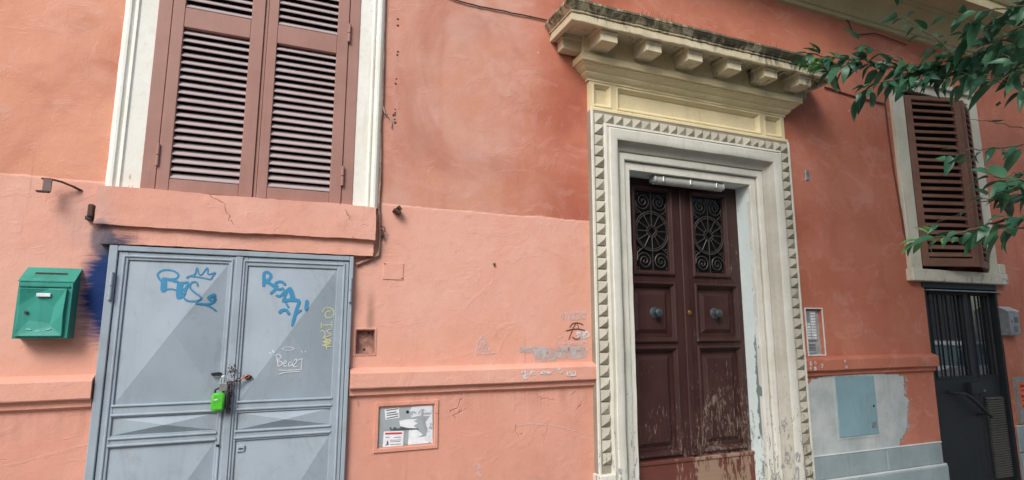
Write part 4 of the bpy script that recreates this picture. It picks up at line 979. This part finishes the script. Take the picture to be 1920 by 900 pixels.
# ------------------------------------------------------------------ intercom in its niche
ic = tag(empty('intercom', (4.80, 0, 1.45)), 'grey intercom panel with two columns of name buttons right of the portal', 'intercom')
child(MB().box(4.70, 4.915, .040, .055, 1.45, 1.885), 'back_plate', M['intercom'], ic)
child(MB().box(4.705, 4.862, .022, .040, 1.585, 1.872, .004), 'button_panel', M['intercom'], ic)
child(MB().box(4.712, 4.850, .026, .040, 1.465, 1.565, .004), 'speaker_unit', M['intercom'], ic)
for i in range(5): child(MB().box(4.735, 4.830, .0245, .027, 1.490 + i * .014, 1.496 + i * .014), 'speaker_slot', M['black'], ic)
for c in range(2):
    for r_ in range(10):
        if c == 0 and r_ > 5: continue
        z = 1.600 + r_ * .026
        child(MB().box(4.716 + c * .075, 4.772 + c * .075, .017, .023, z, z + .017, .002), 'name_button', M['name_tag'], ic)
child(MB().box(4.716, 4.772, .018, .023, 1.765, 1.855, .003), 'camera_window', M['steel_dull'], ic)
nf = MB().rectsweep(4.688, 4.928, 1.438, 1.898, [(0, .0), (.001, -.006), (.003, -.008), (.010, -.008), (.012, -.006), (.0125, .046)]).build('niche_frame', M['joint'], bld)
# ------------------------------------------------------------------ entry unit and poster on the far right
eb = tag(empty('letter_box', (7.93, 0, 1.62)), 'small grey letter box with sloping lid right of the dark glazed door', 'mailbox')
x0, x1 = 7.800, 8.010
child(MB().prism([(0, 1.622), (-.085, 1.622), (-.088, 1.892), (0, 1.945)], 'x', x0, x1), 'box_body', M['steel_dull'], eb)
child(MB().prism([(0, 1.947), (-.094, 1.893), (-.094, 1.900), (0, 1.954)], 'x', x0 - .006, x1 + .006), 'lid', simple('pale_lid', (.55, .57, .56), .4), eb)
child(MB().box(x0 + .012, x1 - .012, -.094, -.084, 1.634, 1.880, .004), 'front_plate', M['steel_dull'], eb)
child(MB().box(x0 + .10, x1 - .035, -.097, -.092, 1.765, 1.830, .003), 'nameplate', simple('dark_plate', (.10, .11, .12), .4), eb)
for i in range(3):
    for j in range(3): child(MB().lathe(Matrix.Translation((x0 + .085 + i * .026, -.093, 1.668 + j * .024)) @ Matrix.Rotation(R(90), 4, 'X'), [(.008, 0), (.008, .003), (.003, .0035)], 8), 'speaker_hole', M['black'], eb)
child(MB().lathe(Matrix.Translation((x0 + .045, -.093, 1.78)) @ Matrix.Rotation(R(90), 4, 'X'), [(.010, 0), (.010, .003), (.003, .0035)], 10), 'keyhole', M['black'], eb)
nb = tag(empty('notice_board', (8.15, 0, .64)), 'framed grey notice panel with an orange poster by the dark glazed door', 'notice board')
child(MB().box(7.905, 8.46, -.020, .0, .640, 1.128, .004), 'board', M['steel_dull'], nb)
child(MB().rectsweep(7.89, 8.475, .625, 1.143, [(0, 0), (.002, -.028), (.018, -.030), (.022, -.018)]), 'board_frame', simple('rusty_frame', (.30, .27, .24), .6, .2), nb)
child(MB().box(7.955, 8.42, -.0225, -.0195, .800, 1.085), 'poster', M['orange'], nb)
for i, (a, b_, h) in enumerate(((7.98, 8.38, .030), (7.99, 8.34, .016), (7.98, 8.40, .034), (7.99, 8.36, .016), (7.98, 8.30, .026))):
    z = 1.055 - i * .056
    child(MB().box(a, b_, -.0232, -.0224, z - h, z), 'print_line', M['orange_ink'], nb)

# ------------------------------------------------------------------ fluorescent lamp under the portal head
lp = tag(empty('wall_lamp', (3.43, .07, 3.0)), 'unlit grey strip lamp under the head of the stone portal', 'lamp')
child(MB().tube([(3.045, .075, 3.020), (3.815, .075, 3.020)], .043, 14), 'diffuser', M['lampcover'], lp, 50)
child(MB().box(3.038, 3.822, .035, .13, 3.024, 3.052, .008), 'lamp_housing', M['lampbody'], lp)
for x in (3.030, 3.800): child(MB().box(x, x + .030, .026, .125, 2.985, 3.05, .012), 'end_cap', M['lampbody'], lp, 40)
for x in (3.13, 3.43, 3.73): child(MB().box(x - .012, x + .012, .022, .036, 2.995, 3.045, .004), 'clip', M['steel'], lp)

# ------------------------------------------------------------------ iron stubs, hooks and cables
hk = tag(empty('iron_bracket', (-1.13, 0, 2.50)), 'bent flat iron bracket sticking out above the green letter box', 'bracket')
pts = [(-1.120, .0, 2.508), (-1.150, -.03, 2.522), (-1.205, -.06, 2.540), (-1.245, -.075, 2.546), (-1.285, -.078, 2.545)]
m = MB()
for a, b_ in zip(pts[:-1], pts[1:]):
    a, b_ = Vector(a), Vector(b_); c = (a + b_) / 2; q = (b_ - a).to_track_quat('X', 'Z').to_matrix().to_4x4(); m.obox(Matrix.Translation(c) @ q, (b_ - a).length + .006, .018, .008)
child(m, 'arm', M['rust'], hk)
child(MB().box(-1.278, -1.236, -.088, -.080, 2.470, 2.545, .002), 'drop_plate', simple('grey_iron', (.16, .11, .10), .7), hk)
child(MB().box(-1.300, -1.240, -.110, -.080, 2.462, 2.472, .002), 'foot_plate', M['rust'], hk)
i2 = tag(empty('iron_stub', (-1.05, 0, 2.36)), 'blackened iron stub at the left end of the window ledge', 'iron stub')
child(MB().box(-1.060, -1.030, -.07, .002, 2.345, 2.420, .006), 'stub', M['rust'], i2); child(MB().box(-1.072, -1.038, -.055, .0, 2.328, 2.352, .004), 'tail', M['iron'], i2)
i3 = tag(empty('iron_stub', (.755, 0, 2.52)), 'broken rusty iron stub on the paint edge right of the shutters', 'iron stub')
child(MB().obox(Matrix.Translation((.745, -.03, 2.522)) @ Matrix.Rotation(.5, 4, 'Y'), .055, .07, .022, .004), 'stub', M['rust'], i3); child(MB().obox(Matrix.Translation((.760, -.04, 2.545)) @ Matrix.Rotation(-.7, 4, 'Y'), .018, .06, .035, .003), 'spike', M['rust'], i3)
i4 = tag(empty('iron_stub', (.65, 0, 2.36)), 'small rusty hook beside the right end of the window ledge', 'iron stub')
child(MB().obox(Matrix.Translation((.650, -.02, 2.362)) @ Matrix.Rotation(1.3, 4, 'Y'), .045, .045, .018, .003), 'stub', M['rust'], i4); child(MB().tube([(.630, .0, 2.405), (.64, -.03, 2.41), (.665, -.035, 2.40), (.668, -.03, 2.37)], .004, 6), 'hook', M['rust'], i4, 50)
nl = tag(empty('nail', (1.497, 0, 2.18)), 'single dark nail in the blank salmon wall', 'nail')
child(MB().lathe(Matrix.Translation((1.497, .0, 2.179)) @ Matrix.Rotation(R(90), 4, 'X'), [(.006, 0), (.006, .012), (.011, .012), (.009, .017)], 8), 'shank', M['rust'], nl)
# drill holes right of the window
dh = MB()
for qx, qy in ((746, 36), (746, 48), (746, 97), (745, 103), (743, 148), (742, 157), (741, 205), (741, 212), (741, 216), (740, 224), (741, 230), (738, 216)):
    x, z = wall_pt(qx, qy); dh.lathe(Matrix.Translation((x, -.0008, z)) @ Matrix.Rotation(R(90), 4, 'X'), [(random.uniform(.006, .011), 0), (.004, .0006)], 8)
tag(dh.build('drill_holes', M['rust'], bld), kind='stuff')
def cable(name, pts, r, mat, label, clips=0):
    o = tag(empty(name, pts[0]), label, 'cable')
    P = []
    for i in range(len(pts) - 1):
        a, b_ = Vector(pts[i]), Vector(pts[i + 1])
        for k in range(4): P.append(a.lerp(b_, k / 4) + Vector((jit(.003), jit(.0015), jit(.003))))
    P.append(Vector(pts[-1])); child(MB().tube(P, r, 7), 'cable_run', mat, o, 60)
    for i in range(clips):
        p = P[int((i + .5) * len(P) / clips)]; child(MB().obox(Matrix.Translation(p), .016, .012, .010, .002), 'clip', M['iron'], o)
    return o
def WP(px, py, Y): x, z = wall_pt(px, py, Y); return (x, Y, z)
cable('cable', [WP(720, -60, -.012), WP(853, 0, -.012), WP(900, 12, -.012), WP(960, 24, -.012), WP(1026, 38, -.012)], .0055, M['cable'], 'thin black cable running across the wall to the left end of the portal cornice', 3)
cable('cable', [WP(1546, 163, -.012), WP(1575, 172, -.012), WP(1602, 181, -.012), WP(1640, 190, -.012), WP(1660, 195, -.012), WP(1664, 230, -.012), WP(1676, 320, -.012), WP(1690, 400, -.012), WP(1708, 515, -.012)], .0085, simple('brown_cable', (.16, .06, .045), .8), 'brown painted cable from the portal cornice down beside the ajar shutters', 5)
cable('cable', [WP(722, -20, -.016), WP(719, 90, -.016), WP(716, 200, -.016), WP(713, 232, -.016), WP(714, 300, -.016), WP(710, 390, -.016), WP(713, 440, -.016), WP(709, 478, -.016), WP(690, 487, -.016), WP(668, 496, -.016)], .0105, M['cable_painted'], 'old paint smeared cable along the right side of the closed shutters', 9)
cable('cable', [WP(718, 200, -.02), WP(722, 212, -.02), WP(728, 216, -.012), WP(733, 226, -.012), WP(734, 238, -.012)], .005, simple('bare_grey_wire', (.36, .30, .26), .7), 'short stripped wire end curling out beside the drill holes')
cable('cable', [WP(1480, -8, -.02), WP(1570, 18, -.02), WP(1592, 42, -.02), WP(1600, 66, -.02), WP(1640, 62, -.02), WP(1700, 84, -.02)], .006, M['cable'], 'dark cable hanging just under the stone string course')

# ------------------------------------------------------------------ tree whose branches reach into the picture
tree = tag(empty('tree', (4.9, -2.75, 0)), 'dark glossy green street tree reaching its branches in from the right', 'tree')
tk = MB().tube([(4.9, -2.75, -.05), (4.87, -2.74, .8), (4.92, -2.78, 1.8), (4.88, -2.72, 2.6), (4.95, -2.7, 3.4)], [.17, .14, .125, .12, .10], 12); child(tk, 'trunk', M['bark'], tree, 60)
hub = Vector((4.92, -2.72, 3.0))
limb = MB()
for e in ((3.4, -3.0, 5.6), (5.6, -3.6, 5.9), (6.4, -2.0, 5.6), (5.0, -1.6, 6.2), (4.6, -3.4, 6.4), (7.4, -3.0, 5.0)):
    e = Vector(e); mid = hub.lerp(e, .5) + Vector((jit(.2), jit(.2), .15)); limb.tube([hub, mid, e], [.06, .04, .015], 7)
child(limb, 'limb', M['bark'], tree, 60)
random.seed(21)
def leaf_mesh(name, mat, L=.095, W=.043, fold=.35, curl=.25):
    n = 7; v = []; f = []
    for i in range(n + 1):
        t = i / n; wd = W / 2 * 2.55 * (t ** .62) * ((1 - t) ** .95) if 0 < i < n else 0.0006
        x = L * t; z = -curl * L * t * t
        v += [(x, -wd, z + wd * fold), (x, 0, z), (x, wd, z + wd * fold)]
    for i in range(n):
        for k in (0, 1): f.append((i * 3 + k, i * 3 + k + 1, i * 3 + k + 4, i * 3 + k + 3))
    o = MB().add(v, f).build(name, mat, None, 80); me = o.data; bpy.data.objects.remove(o); return me
LV = [leaf_mesh('leaf', M['leaf'], .098, .046, .30, .30), leaf_mesh('leaf', M['leaf'], .088, .038, .65, .10), leaf_mesh('leaf', M['leaf'], .108, .050, .15, .55), leaf_mesh('leaf', M['leaf'], .080, .044, .40, .75), leaf_mesh('leaf', M['leaf'], .100, .034, .9, .35)]
LY = [leaf_mesh('leaf', M['leaf_young'], .078, .032, .5, .25)]
NLEAF = [0]
REST = {}
def put_leaf(p, dirv, nrm, me, s):
    d = dirv.normalized(); n = (nrm - d * nrm.dot(d)).normalized(); b_ = n.cross(d)
    Mx = Matrix((d, b_, n)).transposed().to_4x4(); Mx.translation = p
    if NLEAF[0] >= 300:
        REST.setdefault(me.materials[0].name, MB()).add([Mx @ (v.co * s) for v in me.vertices], [tuple(f.vertices) for f in me.polygons]); return
    o = mesh_obj('leaf', me, tree); o.matrix_parent_inverse = Matrix.Translation(-tree.location); o.matrix_basis = Mx @ Matrix.Scale(s, 4); NLEAF[0] += 1
def branch(pts, r0, leaves, young=0.0, start=0.0, size=1.0, spread=1.0, droop=.45):
    P = [at_depth(*p) for p in pts]; Q = []
    for i in range(len(P) - 1):
        for k in range(5): Q.append(P[i].lerp(P[i + 1], k / 5) + Vector((jit(.006), jit(.006), jit(.006))))
    Q.append(P[-1]); child(MB().tube(Q, [r0 * (1 - .8 * i / len(Q)) for i in range(len(Q))], 6), 'branch', M['twig'], tree, 60)
    N = len(Q) - 1
    for i in range(leaves):
        t = start + (1 - start) * (i + random.random() * .6) / leaves; k = min(int(t * N), N - 1); p = Q[k].lerp(Q[k + 1], t * N - k); ax = (Q[k + 1] - Q[k]).normalized()
        side = ax.cross(Vector((0, 0, 1))).normalized() * (1 if i % 2 else -1)
        d = ax * random.uniform(.2, .9) + side * random.uniform(.3, 1.0) * spread + Vector((0, 0, random.uniform(-droop - .45, .35)))
        nrm = Vector((jit(.55), -.35 + jit(.5), 1.0)) if random.random() < .75 else Vector((jit(1), jit(1), .2))
        # petiole offset
        p2 = p + d.normalized() * random.uniform(.006, .05)
        yy = t > 1 - young and random.random() < .7
        put_leaf(p2, d, nrm, random.choice(LY if yy else LV), size * random.uniform(.55, 1.2))
branch([(2060, 40, 2.9), (1960, 90, 2.9), (1840, 118, 2.95), (1720, 138, 3.0), (1620, 112, 3.1), (1560, 108, 3.15), (1512, 100, 3.2)], .012, 130, .20, .14)
branch([(1760, 132, 3.0), (1700, 142, 2.95), (1650, 155, 2.95), (1612, 176, 3.0)], .006, 30)
branch([(1830, 118, 2.95), (1780, 140, 2.9), (1735, 150, 2.9), (1690, 152, 2.9)], .006, 26)
branch([(1800, 120, 2.95), (1760, 75, 3.0), (1715, 45, 3.05), (1680, 22, 3.1)], .006, 14, 0, .2)
branch([(2050, -60, 2.6), (1960, -10, 2.6), (1890, 25, 2.65), (1850, 50, 2.7), (1822, 60, 2.7)], .010, 28, 0, .15, 1.0)
branch([(1990, 70, 2.6), (1930, 80, 2.65), (1870, 75, 2.7), (1830, 90, 2.7)], .008, 20, 0, .1)
branch([(2000, 150, 2.5), (1930, 165, 2.5), (1880, 150, 2.5), (1845, 140, 2.55)], .005, 9, 0, .2, 1.0, .5, .9)
branch([(2010, 275, 2.5), (1930, 270, 2.5), (1870, 276, 2.55), (1815, 282, 2.6), (1775, 280, 2.6)], .006, 15, 0, .2, .95, .7, .6)
branch([(2010, 330, 2.3), (1950, 335, 2.3), (1900, 340, 2.3), (1862, 330, 2.35)], .008, 13, 0, .25, 1.05)
branch([(2020, 345, 2.3), (1940, 360, 2.3), (1890, 372, 2.3), (1845, 372, 2.35)], .006, 12, 0, .25, 1.05)
branch([(2030, 395, 2.2), (1950, 405, 2.2), (1880, 412, 2.25), (1820, 432, 2.3), (1765, 445, 2.35), (1725, 450, 2.4)], .008, 32, .25, .22, .92)
branch([(2030, 430, 2.15), (1950, 430, 2.15), (1900, 425, 2.2), (1868, 430, 2.2)], .006, 10, 0, .3, 1.0)
branch([(2010, 255, 2.6), (1920, 240, 2.65), (1860, 228, 2.7), (1808, 221, 2.75)], .0035, 0)
branch([(2010, 180, 2.6), (1920, 165, 2.6), (1850, 148, 2.65), (1800, 135, 2.7)], .004, 2, 0, .6)
branch([(1910, 350, 2.3), (1850, 375, 2.35), (1800, 400, 2.4), (1760, 418, 2.45), (1738, 432, 2.5)], .0028, 3, 0, .1, .9)
branch([(1700, 128, 3.02), (1660, 100, 3.05), (1630, 88, 3.1), (1612, 84, 3.1)], .004, 12)
branch([(1900, 110, 2.8), (1840, 100, 2.85), (1790, 92, 2.9), (1750, 98, 2.95)], .005, 22)
branch([(1960, 120, 2.7), (1900, 130, 2.75), (1850, 128, 2.8), (1800, 150, 2.8)], .005, 20)
branch([(1980, 20, 2.5), (1930, 40, 2.5), (1890, 60, 2.55), (1860, 92, 2.6)], .006, 20)
branch([(1860, 116, 2.9), (1790, 125, 2.9), (1740, 120, 2.95), (1680, 128, 3.0)], .004, 24)
branch([(1600, 112, 3.1), (1580, 125, 3.08), (1555, 128, 3.1), (1530, 118, 3.12)], .003, 16, .3)
branch([(1990, 90, 2.4), (1940, 110, 2.4), (1905, 120, 2.45), (1880, 100, 2.5)], .005, 12)
branch([(1990, 300, 2.4), (1940, 318, 2.4), (1900, 326, 2.4), (1870, 352, 2.4)], .004, 12)
branch([(1990, 60, 2.7), (1920, 85, 2.75), (1860, 88, 2.8), (1800, 108, 2.85), (1750, 118, 2.9)], .005, 30)
branch([(1990, -20, 2.5), (1920, 10, 2.55), (1850, 22, 2.6), (1780, 30, 2.7)], .006, 22)
branch([(1780, 410, 2.43), (1760, 410, 2.45), (1748, 420, 2.5)], .0016, 0)
for mn, mm in REST.items(): tag(child(mm, 'small_leaves', bpy.data.materials[mn], tree, 80), kind='stuff')
# unseen rest of the crown, in one mass, enlarged and thickened to shade the right wall
cm = MB()
def crown_leaf(p, s):
    d = Vector((jit(1), jit(1), jit(.6) - .2)).normalized(); n = Vector((jit(.8), jit(.8), 1)).normalized(); b_ = n.cross(d).normalized()
    cm.add([p, p + d * .5 * s + b_ * .24 * s, p + d * s, p + d * .5 * s - b_ * .24 * s], [(0, 1, 2, 3)])
def in_view(p):
    q = p - CAM; zc = q.dot(_f)
    if zc < .1: return False
    return abs(q.dot(_r) / zc * FPX) < 960 + 450 / zc and abs(q.dot(_u) / zc * FPX) < 450 + 450 / zc
cl = []
while len(cl) < 360:
    a = Vector((random.gauss(0, 1), random.gauss(0, 1), random.gauss(0, 1))).normalized() * random.uniform(.3, 1) ** .5
    c = Vector((6.4 + a.x * 4.6, -3.1 + a.y * 2.3, 5.2 + a.z * 2.3))
    if c.y < -.9 and not in_view(c) and c.z > 2.6: cl.append(c)
for c in cl:
    for k in range(64):
        crown_leaf(c + Vector((random.gauss(0, .2), random.gauss(0, .2), random.gauss(0, .15))), random.uniform(.09, .14))
o = child(cm, 'crown', M['leaf'], tree); tag(o, kind='stuff')

# ------------------------------------------------------------------ across the street: what the door glass mirrors
hs = tag(empty('house', (14, -15, 0)), 'plain ochre house across the street, mirrored faintly in the door glass', 'building')
hm = MB().box(-14, 34, -23, -15, -.2, 7.0); child(hm, 'wall', M['ochre'], hs)
for i in range(9):
    for z in (1.2, 4.3):
        x = -11 + i * 5
        wdw = child(MB().box(x, x + 1.1, -15.0, -14.96, z, z + 1.8), 'window', M['car_glass'], hs)
        child(MB().rectsweep(x - .1, x + 1.2, z - .1, z + 1.9, [(0, -15), (0, -14.93), (.12, -14.93), (.12, -14.97)]), 'window_frame', M['cream'], hs)
t2 = tag(empty('tree', (19.5, -10.2, 0)), 'street tree on the far pavement, mirrored in the door glass', 'tree')
child(MB().tube([(19.5, -10.2, -.2), (19.45, -10.2, 1.5), (19.55, -10.1, 3.2)], [.16, .12, .08], 10), 'trunk', M['bark'], t2, 60)
cm = MB()
for i in range(150):
    c = Vector((19.5 + random.gauss(0, 1.8), -10.2 + random.gauss(0, 1.0), 3.9 + random.gauss(0, .9)))
    for k in range(36): crown_leaf(c + Vector((random.gauss(0, .22), random.gauss(0, .22), random.gauss(0, .18))), random.uniform(.14, .22))
tag(child(cm, 'crown', M['leaf'], t2), kind='stuff')
def car(x, y, label):
    c = tag(empty('parked_car', (x, y, -.12)), label, 'car', 'cars parked along the kerb')
    body = [(-2.0, .25), (-2.05, .6), (-1.95, .88), (-1.0, .98), (1.75, .98), (1.98, .85), (2.0, .3), (1.7, .22), (-1.7, .22)]
    rows = []
    def shell(outl, w0, w1, zsplit):
        v = []; n = len(outl)
        for s_ in (-1, 1):
            for px_, pz_ in outl: v.append((px_, s_ * (w0 if pz_ < zsplit else w1), pz_))
        return MB().add(v, [tuple(range(n)), tuple(range(n, 2 * n))] + [(i, (i + 1) % n, n + (i + 1) % n, n + i) for i in range(n)])
    for mbx_, nm, mt in ((shell(body, .85, .82, .9), 'body', M['car_white']), (shell([(-1.05, .97), (-.35, 1.43), (.1, 1.5), (1.2, 1.47), (1.72, .97)], .79, .62, 1.2), 'cabin_glass', M['car_glass']),
                         (shell([(-.42, 1.425), (.1, 1.515), (1.25, 1.485), (1.36, 1.40), (.9, 1.43), (.1, 1.45)], .66, .64, 1.2), 'roof', M['car_white'])):
        o_ = mbx_.build(nm, mt, None); o_.parent = c
    for s_ in (-1, 1):
        for xx in (-.42, .35, 1.25):
            o_ = MB().box(xx, xx + .07, s_ * .70 - .05, s_ * .70 + .05, .97, 1.43).build('pillar', M['car_white'], None); o_.parent = c
        for xx in (-1.3, 1.25):
            o_ = MB().lathe(Matrix.Translation((xx, s_ * .72, .31)) @ Matrix.Rotation(R(90), 4, 'X'), [(.31, -.10), (.31, .10), (.19, .11), (.19, -.11)], 20).build('wheel', M['tyre'], None); o_.parent = c
car(15.3, -4.9, 'white parked car mirrored in the left pane of the dark door')
car(20.6, -4.9, 'white parked car farther down the kerb, mirrored in the door glass')
